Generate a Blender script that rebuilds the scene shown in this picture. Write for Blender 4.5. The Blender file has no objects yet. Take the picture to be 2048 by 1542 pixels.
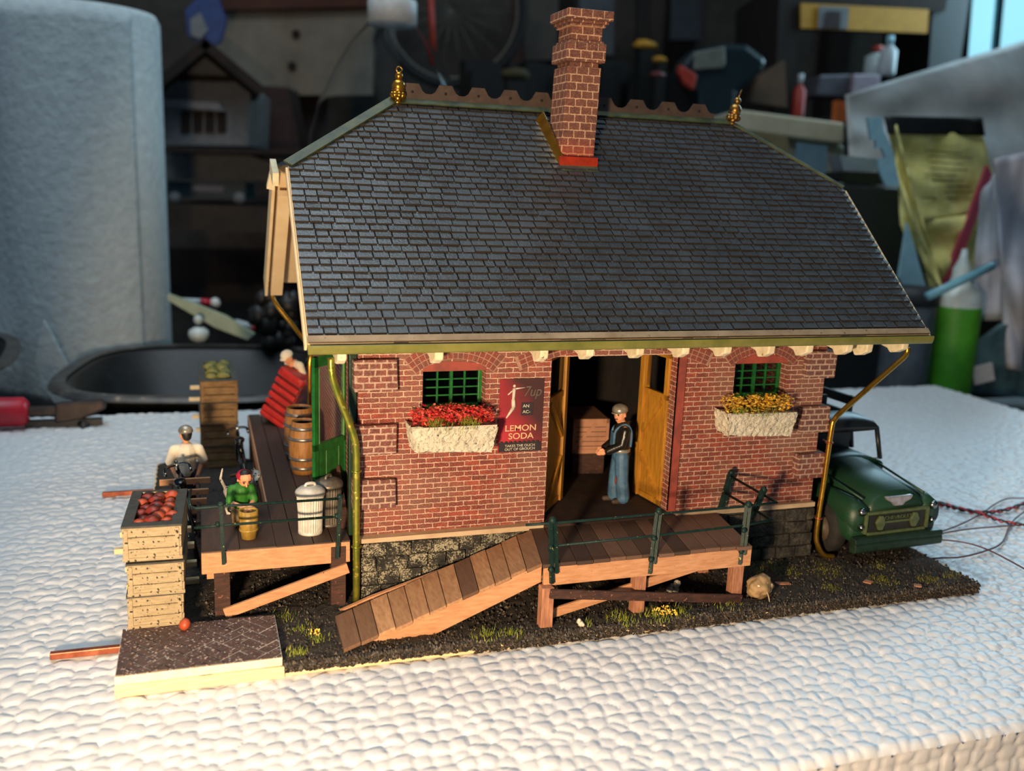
import bpy, bmesh, math, random
from mathutils import Vector, Matrix, Euler
import numpy as np
random.seed(7); R = random.random
def U(a, b): return a + (b - a) * R()
PI = math.pi
S = 0.01                                   # everything below is measured in centimetres
SC = bpy.context.scene; COL = SC.collection

# ------------------------------------------------------------------ camera, light, exposure
cam_d = bpy.data.cameras.new('camera'); cam = bpy.data.objects.new('camera', cam_d); COL.objects.link(cam)
cam_d.sensor_width = 36; cam_d.lens = 1893.83 / 2048 * 36; cam_d.clip_start = .005; cam_d.clip_end = 20
yaw, pitch, roll = .3227, .2125, .04
cy, sy, cp, sp = math.cos(yaw), math.sin(yaw), math.cos(pitch), math.sin(pitch)
fw = Vector((sy*cp, cy*cp, -sp)); rt = Vector((cy, -sy, 0)); up = rt.cross(fw)
r2 = rt*math.cos(roll) + up*math.sin(roll); u2 = -rt*math.sin(roll) + up*math.cos(roll)
mw = Matrix((r2, u2, -fw)).transposed().to_4x4(); mw.translation = Vector((-4.688, -29.416, 13.78)) * S
cam.matrix_world = mw
SC.camera = cam
cam_d.dof.use_dof = True; cam_d.dof.focus_distance = .315; cam_d.dof.aperture_fstop = 13
SC.view_settings.view_transform = 'Standard'; SC.view_settings.look = 'None'
SC.view_settings.gamma = 1; SC.view_settings.exposure = 0; SC.view_settings.use_curve_mapping = False
W = bpy.data.worlds.new('world'); SC.world = W; W.use_nodes = True
W.node_tree.nodes['Background'].inputs[0].default_value = (.45, .68, 1, 1)
W.node_tree.nodes['Background'].inputs[1].default_value = .13
def light(name, typ, loc, power, color, size=None, size_y=None, target=None, radius=None, spot=None, blend=.5):
    d = bpy.data.lights.new(name, typ); o = bpy.data.objects.new(name, d); COL.objects.link(o)
    o.location = Vector(loc)*S; d.energy = power; d.color = color
    if typ == 'AREA':
        d.shape = 'RECTANGLE'; d.size = size*S; d.size_y = (size_y or size)*S
    if radius: d.shadow_soft_size = radius*S
    if spot: d.spot_size = spot; d.spot_blend = blend
    if target is not None:
        o.rotation_euler = (Vector(target)-Vector(loc)).to_track_quat('-Z', 'Y').to_euler()
    return o
light('low_warm_lamp', 'SPOT', (-10.5, -26.5, 7.2), 6.3, (1, .725, .46), radius=1.1, target=(9.5, 0, 3.0), spot=math.radians(84), blend=.25)
light('skylight', 'AREA', (-10, 8, 112), 8.0, (.77, .91, 1), size=90, size_y=70, target=(4, 10, 0))
light('window_daylight', 'AREA', (118, 88, 55), 6.0, (.5, .82, 1), size=35, size_y=60, target=(20, 10, 5))

# ------------------------------------------------------------------ materials
def lin(h):
    h = h.lstrip('#'); v = [int(h[i:i+2], 16)/255 for i in (0, 2, 4)]
    return tuple(x/12.92 if x <= .04045 else ((x+.055)/1.055)**2.4 for x in v) + (1,)
MC = {}
class NT:
    def __init__(s, name):
        s.m = bpy.data.materials.new(name); s.m.use_nodes = True; s.t = s.m.node_tree
        s.b = s.t.nodes['Principled BSDF']
        tc = s.n('ShaderNodeTexCoord'); mp = s.n('ShaderNodeMapping'); mp.inputs['Scale'].default_value = (100,)*3
        s.t.links.new(tc.outputs['Object'], mp.inputs[0]); s.co = mp.outputs[0]
        at = s.n('ShaderNodeAttribute'); at.attribute_name = 'tint'; s.tint = at.outputs['Fac']
    def n(s, k, **a):
        x = s.t.nodes.new(k)
        for q, v in a.items(): setattr(x, q, v)
        return x
    def l(s, a, b): s.t.links.new(a, b)
    def noise(s, scale, detail=3, rough=.55, co=None):
        x = s.n('ShaderNodeTexNoise'); s.l(co or s.co, x.inputs['Vector'])
        x.inputs['Scale'].default_value = scale; x.inputs['Detail'].default_value = detail; x.inputs['Roughness'].default_value = rough
        return x.outputs['Fac']
    def ramp(s, fac, stops):
        x = s.n('ShaderNodeValToRGB'); s.l(fac, x.inputs[0]); e = x.color_ramp.elements
        while len(e) < len(stops): e.new(.5)
        for q, (p, c) in zip(e, stops): q.position = p; q.color = c
        return x.outputs[0]
    def mix(s, fac, a, b, mode='MIX'):
        x = s.n('ShaderNodeMix', data_type='RGBA', blend_type=mode)
        for i, v in ((0, fac), (6, a), (7, b)):
            if hasattr(v, 'links'): s.l(v, x.inputs[i])
            else: x.inputs[i].default_value = v
        return x.outputs[2]
    def math(s, op, a, b=0.0):
        x = s.n('ShaderNodeMath', operation=op)
        for i, v in ((0, a), (1, b)):
            if hasattr(v, 'links'): s.l(v, x.inputs[i])
            else: x.inputs[i].default_value = v
        return x.outputs[0]
    def bump(s, h, strength, dist=.05):
        x = s.n('ShaderNodeBump'); x.inputs['Strength'].default_value = strength; x.inputs['Distance'].default_value = dist*S
        s.l(h, x.inputs['Height']); s.l(x.outputs[0], s.b.inputs['Normal'])
    def col(s, c):
        if hasattr(c, 'links'): s.l(c, s.b.inputs['Base Color'])
        else: s.b.inputs['Base Color'].default_value = c
def mat(name, a, b=None, scale=3, rough=.6, bump=.2, bs=None, metal=0, speck=None, sp_amt=.62, sp_scale=14, tint=None, grain=None, spec=None, dist=.03):
    if name in MC: return MC[name]
    t = NT(name); a = lin(a) if isinstance(a, str) else a
    c = a
    b = lin(b) if b else tuple(x*.72 for x in a[:3])+(1,)
    co = t.co
    if grain is not None:
        mp = t.n('ShaderNodeMapping'); mp.inputs['Scale'].default_value = grain; t.l(t.co, mp.inputs[0]); co = mp.outputs[0]
    f = t.noise(scale, 4, .6, co)
    c = t.ramp(f, [(.35, a), (.65, b)])
    if tint:
        c = t.mix(t.tint, c, lin(tint))
    if speck:
        g = t.noise(sp_scale, 2, .5)
        m = t.ramp(g, [(sp_amt, (0, 0, 0, 1)), (sp_amt+.05, (1, 1, 1, 1))])
        c = t.mix(m, c, lin(speck))
    t.col(c); t.b.inputs['Roughness'].default_value = rough; t.b.inputs['Metallic'].default_value = metal
    if spec is not None: t.b.inputs['Specular IOR Level'].default_value = spec
    if bump: t.bump(t.noise(bs or scale*3, 4, .6, co), bump, dist)
    MC[name] = t.m; return t.m
def brick_mat(name, bw, rh, c1, c2, mortar, dirty, rot=0, red=None, wear=.5, mort=.02, off=(0, 0, 0)):
    t = NT(name)
    sx = t.n('ShaderNodeSeparateXYZ'); t.l(t.co, sx.inputs[0])
    cx = t.n('ShaderNodeCombineXYZ'); t.l(t.math('ADD', sx.outputs[0], sx.outputs[1]), cx.inputs[0]); t.l(sx.outputs[2], cx.inputs[1])
    wn = t.n('ShaderNodeTexNoise'); t.l(t.co, wn.inputs['Vector']); wn.inputs['Scale'].default_value = 9; wn.inputs['Detail'].default_value = 4
    ad = t.n('ShaderNodeMix', data_type='VECTOR'); ad.inputs[0].default_value = .055
    t.l(cx.outputs[0], ad.inputs[4]); t.l(wn.outputs['Color'], ad.inputs[5])
    b = t.n('ShaderNodeTexBrick'); t.l(ad.outputs[1], b.inputs['Vector'])
    b.inputs['Scale'].default_value = 1; b.inputs['Brick Width'].default_value = bw; b.inputs['Row Height'].default_value = rh
    b.inputs['Mortar Size'].default_value = mort; b.inputs['Mortar Smooth'].default_value = .2; b.inputs['Bias'].default_value = 0
    b.inputs['Color1'].default_value = lin(c1); b.inputs['Color2'].default_value = lin(c2); b.inputs['Mortar'].default_value = lin(mortar)
    big = t.noise(.42, 3, .6)
    m = t.ramp(big, [(wear-.08, (0, 0, 0, 1)), (wear+.12, (1, 1, 1, 1))])
    g = t.noise(30, 3, .75)
    col = t.mix(t.ramp(t.noise(7, 3, .7), [(.4, (.0,)*3+(1,)), (.75, (.7,)*3+(1,))]), b.outputs['Color'], lin('#3c1c18'))
    dm = t.mix(b.outputs['Fac'], lin(dirty), lin(mortar))
    fac = t.math('MULTIPLY', m, .62)
    col = t.mix(fac, col, dm)
    chalk = t.ramp(g, [(.56, (0, 0, 0, 1)), (.66, (1, 1, 1, 1))])
    col = t.mix(t.math('MULTIPLY', chalk, .65), col, lin(mortar))
    if red:
        z = t.ramp(t.math('MULTIPLY', t.math('SUBTRACT', 1, t.math('DIVIDE', t.math('SUBTRACT', sx.outputs[2], red[0]), red[1])), 1), [(0, (0, 0, 0, 1)), (1, (1, 1, 1, 1))])
        col = t.mix(t.math('MULTIPLY', z, .85), col, lin(red[2]))
    t.col(col); t.b.inputs['Roughness'].default_value = .8
    h = t.math('ADD', t.math('MULTIPLY', t.math('SUBTRACT', 1, b.outputs['Fac']), .8), t.math('MULTIPLY', t.noise(26, 3, .7), .5))
    t.bump(h, .7, .035); MC[name] = t.m; return t.m
M_brick = brick_mat('red_brick', .5, .166, '#9c4433', '#743028', '#d2b29a', '#7d5e50', mort=.015)
M_quoin = brick_mat('quoin_brick', .36, .2, '#6f3a32', '#83463a', '#b89a88', '#5d4540', wear=.5, mort=.03)
M_chim = brick_mat('chimney_brick', .42, .265, '#7c4a3a', '#6c4136', '#d9ad8a', '#6a4638', wear=.6, red=(5.0, 1.5, '#c2401e'))
M_redjamb = mat('red_jamb', '#9c4638', '#7a3a30', 2, .7, .3)
def stone_mat():
    t = NT('granite_blocks')
    v = t.n('ShaderNodeTexVoronoi', feature='DISTANCE_TO_EDGE'); t.l(t.co, v.inputs['Vector']); v.inputs['Scale'].default_value = 1.5
    e = t.ramp(v.outputs['Distance'], [(.01, (1, 1, 1, 1)), (.07, (0, 0, 0, 1))])
    n = t.noise(9, 5, .75)
    w = t.ramp(t.math('ADD', t.math('MULTIPLY', t.noise(17, 4, .8), .6), t.math('MULTIPLY', t.noise(1.6, 3, .6), .4)), [(.51, (0, 0, 0, 1)), (.56, (1, 1, 1, 1))])
    c = t.ramp(t.noise(4, 3), [(.35, lin('#23221f')), (.7, lin('#403e39'))])
    # chalky mortar wash is heavier at the left end of the wall
    sx = t.n('ShaderNodeSeparateXYZ'); t.l(t.co, sx.inputs[0])
    side = t.ramp(t.math('DIVIDE', t.math('ADD', sx.outputs[0], 8.75), 11), [(.25, (1, 1, 1, 1)), (1, (.12, .12, .12, 1))])
    f = t.math('MULTIPLY', t.math('MAXIMUM', t.math('MULTIPLY', e, .0), t.math('MULTIPLY', w, .75)), side)
    c = t.mix(f, c, lin('#d8cfae'))
    t.col(c); t.b.inputs['Roughness'].default_value = .85
    h = t.math('ADD', t.math('MINIMUM', t.math('MULTIPLY', v.outputs['Distance'], 3), .6), t.math('MULTIPLY', n, .9))
    t.bump(h, .9, .12); return t.m
M_stone = stone_mat()
def slate_mat():
    t = NT('slate')
    n = t.noise(12, 4, .65); c = t.ramp(t.noise(2.2, 4), [(.3, lin('#17212a')), (.7, lin('#2b3a44'))])
    c = t.mix(t.math('MULTIPLY', t.tint, .55), c, lin('#1a1d1f'))
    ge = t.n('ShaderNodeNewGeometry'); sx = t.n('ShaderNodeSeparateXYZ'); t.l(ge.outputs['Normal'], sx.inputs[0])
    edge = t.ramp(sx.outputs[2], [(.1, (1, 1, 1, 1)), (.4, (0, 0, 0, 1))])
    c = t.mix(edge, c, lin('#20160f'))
    t.col(c); t.b.inputs['Roughness'].default_value = .38
    r = t.ramp(t.math('ADD', t.math('MULTIPLY', n, .5), t.math('MULTIPLY', t.noise(.33, 3, .6), .5)), [(.4, (.2,)*3+(1,)), (.6, (.46,)*3+(1,))]); t.l(r, t.b.inputs['Roughness'])
    c = t.mix(t.math('MULTIPLY', t.noise(60, 2, .5), .18), c, lin('#8a8274')); t.col(c)
    t.b.inputs['Specular IOR Level'].default_value = .75
    t.bump(n, .35, .03); return t.m
M_slate = slate_mat()
def foam_mat():
    t = NT('white_bead_foam')
    t.col(t.ramp(t.noise(3, 2), [(.3, lin('#d0d2d3')), (.7, lin('#dcdad6'))]))
    t.b.inputs['Roughness'].default_value = .45; t.b.inputs['Subsurface Weight'].default_value = .15
    t.b.inputs['Subsurface Radius'].default_value = (.003, .003, .003)
    t.bump(t.noise(14, 2), .12, .03); return t.m
M_foam = foam_mat()
M_ground = mat('dark_soil', '#1c1915', '#332c22', 5, .9, .8, 14, speck='#8a7a5c', sp_amt=.68, sp_scale=30)
M_grain = mat('ballast_grain', '#171513', '#2b2621', 4, .55, 0, tint='#5a4c3a')
M_wood = mat('tan_wood', '#cf9a70', '#b9825a', 2, .75, .35, 18, grain=(1, 6, 6), speck='#4a2e20', sp_amt=.74, sp_scale=7)
M_woodz = mat('tan_wood_post', '#bd8460', '#94624a', 2, .75, .4, 16, grain=(6, 6, 1))
M_plank = mat('plank_wood', '#c8986a', '#a87a54', 1.4, .8, .4, 14, grain=(7, 1.2, 7), tint='#4a3226', speck='#e0bc90', sp_amt=.72, sp_scale=34)
M_plankd = mat('dark_plank', '#7d5c46', '#8a6650', 1.4, .75, .4, 12, grain=(7, 1.2, 7), tint='#33251d', speck='#b09070', sp_amt=.73, sp_scale=30)
M_deckd = mat('walkway_plank', '#4c382c', '#5e4232', 1.4, .7, .35, 12, grain=(7, 1.2, 7), tint='#3a2a20')
M_darkwood = mat('dark_stained_wood', '#4f2f22', '#2f1d16', 2, .7, .5, 16, grain=(1, 6, 6), speck='#8a5a44', sp_amt=.66, sp_scale=9)
M_cream = mat('cream_strip', '#c8b090', '#b49a7a', 1.5, .7, .3, speck='#5a4634', sp_amt=.74, sp_scale=9)
M_bcream = mat('cream_board', '#e6cfa4', '#dcc294', 1.2, .7, .2, speck='#4a3a28', sp_amt=.76, sp_scale=8)
M_rot = mat('chipped_cream', '#ece0bf', '#d6c79f', 3, .75, .6, 8, speck='#4c5a2c', sp_amt=.70, sp_scale=6)
M_green = mat('green_paint', '#1c6a2a', '#145022', 3, .35, .15)
M_greend = mat('dark_green_paint', '#12301a', '#0d2415', 3, .35, .2)
M_rail = mat('rail_green', '#16302a', '#0f2320', 6, .5, .4, 12, spec=.25, speck='#a8a25a', sp_amt=.69, sp_scale=10)
M_gutter = mat('gutter_olive', '#63662a', '#7d7a3c', 1, .35, .2, speck='#1d5a26', sp_amt=.73, sp_scale=1.5)
M_flash = mat('hip_flashing_green', '#25321c', '#4a5026', 1.5, .5, .4, 5)
M_brass = mat('brass', '#c9973a', '#a77a28', 2, .25, .15, metal=.9)
M_brassg = mat('greenish_brass', '#a8a040', '#7c8a34', 3, .3, .2, metal=.75, speck='#e0d060', sp_amt=.62, sp_scale=5)
M_copper = mat('copper', '#b9694a', '#8e4a34', 2, .4, .15, metal=.7)
M_goldd = mat('tarnished_gold', '#b98a3c', '#5a4a30', 4, .3, .6, 8, metal=.85, speck='#c04a24', sp_amt=.62, sp_scale=5)
M_crest = mat('cresting_brown', '#54443a', '#45382f', 2, .5, .2, metal=.2)
M_ochre = mat('ochre_door', '#bd8428', '#9c6a1c', 1.5, .55, .3, 8, grain=(5, 5, 1), speck='#5a3a18', sp_amt=.76, sp_scale=9)
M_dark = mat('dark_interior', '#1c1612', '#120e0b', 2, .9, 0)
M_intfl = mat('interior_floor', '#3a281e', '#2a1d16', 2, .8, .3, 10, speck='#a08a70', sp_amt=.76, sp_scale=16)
M_white = mat('rough_white_stone', '#d6cfba', '#bfb7a2', 3, .85, 1, 7, speck='#3a352c', sp_amt=.66, sp_scale=12, dist=.12)
M_redfl = mat('red_petals', '#e8283a', '#f0485a', 9, .5, 0, tint='#f4806a')
M_yelfl = mat('yellow_petals', '#f0bc20', '#dc9c18', 9, .5, 0, tint='#f8e070')
M_grass = mat('grass_green', '#5c7a24', '#3c5a1c', 9, .6, 0, tint='#a8a83c')
M_moss = mat('moss', '#4a4a1e', '#6a6426', 8, .9, 0, tint='#8a8a34')
M_zinc = mat('zinc', '#dcd8cc', '#c4c0b4', 5, .4, .2, metal=.15)
M_zincd = mat('dull_zinc', '#7c7468', '#645c50', 5, .45, .2, metal=.4)
M_barrel = mat('barrel_oak', '#a8763c', '#8a5c2c', 2, .45, .3, 10, grain=(5, 5, 1))
M_hoop = mat('barrel_hoop', '#a8a29a', '#85807a', 5, .35, .1, metal=.8)
M_bucket = mat('bucket_wood', '#a8883c', '#8a6c2e', 2, .4, .2, 8, grain=(5, 5, 1))
M_crate = mat('speckled_crate', '#b8a684', '#9f8e6e', 2.2, .85, .7, 10, grain=(1, 1, 6), speck='#2b2418', sp_amt=.61, sp_scale=10)
M_crated = mat('brown_crate', '#94744a', '#6f5434', 1.5, .8, .45, 10, grain=(1, 1, 5), speck='#3a2c1c', sp_amt=.72, sp_scale=7)
M_cratei = mat('shaded_crate_rim', '#4c4a42', '#3c3a34', 3, .8, .3)  # dark grey paints in the shade on the crates' inner sides
M_tom = mat('tomato', '#94301e', '#5c2418', 4, .45, .15, tint='#b8502c')
M_cab = mat('cabbage', '#6a6a2c', '#8a7c30', 6, .6, .5, tint='#a89838')
M_skin = mat('skin_paint', '#e0a078', '#d8946c', 4, .6, 0)
M_black = mat('black_jacket', '#15130f', '#221e18', 5, .3, .4, 9)
M_denim = mat('denim_paint', '#4c7290', '#3f6280', 6, .55, .4, 10)
M_navy = mat('navy_cloth', '#161f30', '#101826', 5, .6, .2)
M_tee = mat('white_tee', '#eee4cc', '#e4d8be', 4, .7, .1)
M_silver = mat('silver_cap', '#a8a294', '#7c7668', 4, .3, .1, metal=.35)
M_hair = mat('dark_hair', '#1a1815', '#26231f', 5, .5, .2)
M_shoe = mat('shoe_brown', '#4c3c30', '#3a2e26', 5, .7, .1)
M_kgreen = mat('green_shirt', '#2f7a22', '#25661c', 4, .6, .2)
M_tan = mat('tan_trousers', '#a88a5c', '#94784c', 4, .7, .1)
M_dog = mat('dog_coat', '#c8c0b0', '#8a8074', 4, .7, .2, speck='#2a2622', sp_amt=.58, sp_scale=5)
M_bikeblack = mat('bicycle_enamel', '#0d0f0f', '#181a1a', 5, .2, 0)
M_chrome = mat('chrome', '#b8b8b0', '#8a8a82', 5, .2, 0, metal=1)
M_tyre = mat('tyre_rubber', '#1c1b19', '#2b2824', 6, .8, .3)
M_redbox = mat('red_lacquer', '#c42c22', '#a8241e', 3, .5, .2, speck='#d8a080', sp_amt=.76, sp_scale=5)
M_darkred = mat('dark_red', '#6e2622', '#581f1c', 3, .5, .2)
M_pcrate = mat('pinkish_crate', '#c08a6c', '#a8785c', 1.5, .7, .2)
M_sack = mat('burlap', '#8a8470', '#6e6858', 8, .9, .5, 20)
M_boulder = mat('tan_bundle', '#b39468', '#8c6e48', 4, .7, .5, 7, speck='#e0d0a8', sp_amt=.66, sp_scale=4)
M_truck = mat('truck_green', '#1a4429', '#223f2c', 4, .42, .2, 20, speck='#6a7a60', sp_amt=.68, sp_scale=45)
M_truckd = mat('truck_black', '#14181a', '#1c2222', 5, .4, .1)
M_trim = mat('faded_brass_trim', '#5c6840', '#48552e', 5, .45, .2)
M_grille = mat('grille_brown', '#2c2a1e', '#1f1d15', 5, .5, .2)
M_wirer = mat('red_wire', '#b41c24', '#8c161e', 5, .4, 0); M_wireb = mat('brown_wire', '#5c2a2a', '#472020', 5, .5, 0); M_wirek = mat('black_wire', '#161414', '#0e0c0c', 5, .4, 0)
M_pad = mat('herringbone_brick', '#5c463e', '#44332e', 5, .6, .9, 12, speck='#c0a898', sp_amt=.62, sp_scale=12, tint='#6b4a40')
M_plaster = mat('plaster', '#ddd0bc', '#cfc0aa', 3, .8, .5, 8, speck='#5a4c40', sp_amt=.76, sp_scale=8)
M_ply = mat('pale_plywood', '#ead0a0', '#dcbe8c', 1.5, .7, .1, grain=(1, 1, 8))
M_bed = mat('mortar_bed', '#7d6a5f', '#6a5a50', 6, .9, .4)
M_bench = mat('bench_wood', '#33281f', '#241c15', 2, .8, .2)
M_wallb = mat('garage_panel', '#5c5148', '#4c433b', .3, .9, 0)
M_stud = mat('dark_stud', '#2c1e16', '#20160f', .5, .9, 0)
M_paper = mat('paper_towel', '#c2cccc', '#b4bfc1', 1.2, .9, .5, 1.6, dist=.25)
M_blackpl = mat('black_plastic', '#161614', '#1f1e1b', 2, .45, .2, speck='#6a6258', sp_amt=.74, sp_scale=2)
M_redh = mat('red_handle', '#c01c30', '#a8182a', 1, .4, 0)
M_steel = mat('old_steel', '#4a3c34', '#2e2622', 1, .5, .3, metal=.5)
M_capw = mat('white_cap', '#c4c8c8', '#b4b8b8', 2, .5, 0)
M_dteal = mat('drill_teal', '#1a2c30', '#15242a', 1, .3, 0)
M_dgrey = mat('drill_grey', '#7a7a72', '#6a6a62', 1, .5, 0)
M_dred = mat('drill_red', '#b83a28', '#a03020', 1, .5, 0)
M_yel = mat('mustard_yellow', '#d09420', '#c0861c', 1, .6, 0)
M_ybag = mat('yellow_paper', '#ece090', '#cfc068', .4, .7, .4, .6, dist=.6)
M_ink = mat('faded_ink', '#6a6430', '#5a5428', 1, .8, 0)
M_lblue = mat('pale_blue_card', '#a8d0d8', '#98c0ca', 1, .6, 0)
M_boxd = mat('charcoal_box', '#2a2b2d', '#242527', 1, .6, 0)
M_gcloth = mat('grey_cloth', '#b4b6be', '#a4a6ae', .4, .8, .2, .5, dist=.4)
M_grbag = mat('translucent_grey_sheet', '#aeaca6', '#9c9a94', .2, .6, .2, .25, dist=.8)
M_pink = mat('pink_plastic', '#b84a5c', '#a84050', 1, .5, 0)
M_tealp = mat('teal_stick', '#7cb4c0', '#6ca4b0', 1, .4, 0)
M_glabel = mat('green_label', '#4a9a20', '#3f8a1a', 1, .5, 0)
M_clearw = mat('frosted_bottle', '#c4d0cc', '#b4c0bc', 1, .3, 0)
M_whitebox = mat('white_box', '#c4bca4', '#b4ac94', .5, .7, 0)
M_blue = mat('blue_oval', '#24407a', '#1c3466', 1, .5, 0)
M_hwhite = mat('model_house_white', '#7c7c7c', '#6c6c6c', 1, .7, 0)
M_hbrown = mat('model_house_brown', '#3c2620', '#2e1c18', 1, .8, 0)
M_orange = mat('orange_plastic', '#b85a24', '#a85020', 1, .5, 0)
M_wtub = mat('pink_white_label', '#a89aa4', '#98808c', 1, .6, 0)
def simple_glass(name, col=(1, 1, 1, 1), rough=.03, alpha=None, ior=1.45):
    m = bpy.data.materials.new(name); m.use_nodes = True; b = m.node_tree.nodes['Principled BSDF']
    b.inputs['Base Color'].default_value = col; b.inputs['Roughness'].default_value = rough
    b.inputs['Transmission Weight'].default_value = 1; b.inputs['IOR'].default_value = ior
    return m
M_glass = simple_glass('window_glass', ior=1.12, rough=.05)
M_jug = simple_glass('jug_plastic', (.93, .97, 1, 1), .04, ior=1.06)
M_water = simple_glass('water', (.8, .9, .95, 1), .02, ior=1.33)
def emit(name, col, st):
    m = bpy.data.materials.new(name); m.use_nodes = True; b = m.node_tree.nodes['Principled BSDF']
    b.inputs['Base Color'].default_value = col; b.inputs['Emission Color'].default_value = col; b.inputs['Emission Strength'].default_value = st
    return m
M_sky = emit('daylight_pane', (.36, .82, 1, 1), 1.0)

# ------------------------------------------------------------------ mesh helpers
class MB:
    def __init__(s, o=(0, 0, 0)): s.v = []; s.f = []; s.c = []; s.sm = []; s.o = Vector(o); s.x = None
    def add(s, vs, fs, tint=0., smooth=False):
        n = len(s.v)
        for p in vs:
            p = Vector(p)
            if s.x is not None: p = s.x @ p
            s.v.append((p - s.o) * S)
        for f in fs: s.f.append([i+n for i in f]); s.c.append(tint); s.sm.append(smooth)
        return s
    def box(s, x0, x1, y0, y1, z0, z1, tint=0., j=0.):
        def q(): return U(-j, j) if j else 0
        vs = [(x+q(), y+q(), z+q()) for z in (z0, z1) for x, y in ((x0, y0), (x1, y0), (x1, y1), (x0, y1))]
        return s.add(vs, [(3, 2, 1, 0), (4, 5, 6, 7), (0, 1, 5, 4), (1, 2, 6, 5), (2, 3, 7, 6), (3, 0, 4, 7)], tint)
    def obox(s, c, size, rot, tint=0.):
        m = rot if isinstance(rot, Matrix) else Euler(rot).to_matrix(); a, b, d = [q/2 for q in size]; c = Vector(c)
        vs = [c + m @ Vector((x, y, z)) for z in (-d, d) for x, y in ((-a, -b), (a, -b), (a, b), (-a, b))]
        return s.add(vs, [(3, 2, 1, 0), (4, 5, 6, 7), (0, 1, 5, 4), (1, 2, 6, 5), (2, 3, 7, 6), (3, 0, 4, 7)], tint)
    def beam(s, p, q, w, h, tint=0., upv=(0, 0, 1)):
        p, q = Vector(p), Vector(q); d = (q-p).normalized(); sd = d.cross(Vector(upv)).normalized(); u = sd.cross(d)
        m = Matrix((d, sd, u)).transposed()
        return s.obox((p+q)/2, ((q-p).length, w, h), m, tint)
    def tube(s, pts, r, n=10, tint=0., closed=False, flat=False):
        pts = [Vector(p) for p in pts]; rs = r if isinstance(r, (list, tuple)) else [r]*len(pts)
        vs = []; fs = []; k = len(pts); prev = None
        for i, p in enumerate(pts):
            a = pts[(i-1) % k] if (i or closed) else p; b = pts[(i+1) % k] if (i < k-1 or closed) else p
            d = (b-a).normalized()
            if prev is None:
                u = d.orthogonal().normalized()
            else:
                u = (prev - d*prev.dot(d)); u = u.normalized() if u.length > 1e-6 else d.orthogonal().normalized()
            prev = u; w = d.cross(u)
            for j in range(n):
                t = 2*PI*j/n; vs.append(p + (u*math.cos(t)+w*math.sin(t))*rs[i])
        for i in range(k if closed else k-1):
            i2 = (i+1) % k
            for j in range(n): fs.append((i*n+j, i*n+(j+1) % n, i2*n+(j+1) % n, i2*n+j))
        if not closed: fs.append(tuple(range(n))[::-1]); fs.append(tuple((k-1)*n+j for j in range(n)))
        return s.add(vs, fs, tint, not flat)
    def lathe(s, prof, c=(0, 0, 0), n=24, tint=0., rot=None, smooth=True, ribs=None):
        c = Vector(c); vs = []; fs = []; m = Euler(rot).to_matrix() if rot else None
        for r, z in prof:
            for j in range(n):
                t = 2*PI*j/n; rr = r*(1+(ribs if ribs and j % 2 else 0)); p = Vector((rr*math.cos(t), rr*math.sin(t), z))
                if m: p = m @ p
                vs.append(c+p)
        for i in range(len(prof)-1):
            for j in range(n): fs.append((i*n+j, i*n+(j+1) % n, (i+1)*n+(j+1) % n, (i+1)*n+j))
        if prof[0][0] > 1e-4: fs.append(tuple(range(n))[::-1])
        if prof[-1][0] > 1e-4: fs.append(tuple((len(prof)-1)*n+j for j in range(n)))
        return s.add(vs, fs, tint, smooth)
    def ball(s, c, r, n=14, tint=0., sc=(1, 1, 1), nz=0.):
        c = Vector(c); vs = []; fs = []; m = n//2
        for i in range(m+1):
            for j in range(n):
                a = PI*i/m; b = 2*PI*j/n; k = 1+(U(-nz, nz) if nz else 0)
                vs.append(c+Vector((math.sin(a)*math.cos(b)*r*sc[0]*k, math.sin(a)*math.sin(b)*r*sc[1]*k, math.cos(a)*r*sc[2]*k)))
        for i in range(m):
            for j in range(n): fs.append((i*n+j, (i+1)*n+j, (i+1)*n+(j+1) % n, i*n+(j+1) % n))
        return s.add(vs, fs, tint, True)
    def prism(s, poly, axis, a, b, tint=0.):           # poly in the two other axes, extruded along axis from a to b
        def P(u, v, t): return {'x': (t, u, v), 'y': (u, t, v), 'z': (u, v, t)}[axis]
        n = len(poly); vs = [P(u, v, a) for u, v in poly] + [P(u, v, b) for u, v in poly]
        fs = [tuple(range(n)), tuple(range(2*n-1, n-1, -1))] + [(i, i+n, (i+1) % n+n, (i+1) % n) for i in range(n)]
        return s.add(vs, fs, tint)
    def ring(s, c, R0, r, ax=(0, 0, 1), n=24, k=8, tint=0.):
        z = Vector(ax).normalized(); x = z.orthogonal().normalized(); y = z.cross(x); c = Vector(c)
        return s.tube([c+(x*math.cos(2*PI*i/n)+y*math.sin(2*PI*i/n))*R0 for i in range(n)], r, k, tint, closed=True)
    def build(s, name, m, parent=None, bevel=0, sub=0):
        me = bpy.data.meshes.new(name); me.from_pydata([tuple(v) for v in s.v], [], s.f)
        me.polygons.foreach_set('use_smooth', s.sm)
        at = me.attributes.new('tint', 'FLOAT', 'FACE'); at.data.foreach_set('value', s.c)
        me.validate(); bm = bmesh.new(); bm.from_mesh(me); bmesh.ops.recalc_face_normals(bm, faces=bm.faces); bm.to_mesh(me); bm.free()
        me.materials.append(m); o = bpy.data.objects.new(name, me); COL.objects.link(o)
        if parent is not None: o.parent = parent
        else: o.location = s.o*S
        if bevel:
            b = o.modifiers.new('b', 'BEVEL'); b.width = bevel*S; b.segments = 2; b.limit_method = 'ANGLE'; b.angle_limit = .7
        if sub:
            b = o.modifiers.new('s', 'SUBSURF'); b.levels = b.render_levels = sub
        return o
def tag(o, label, cat, group=None, kind='thing'):
    if label: o['label'] = label
    if cat: o['category'] = cat
    o['kind'] = kind
    if group: o['group'] = group
    return o
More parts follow.
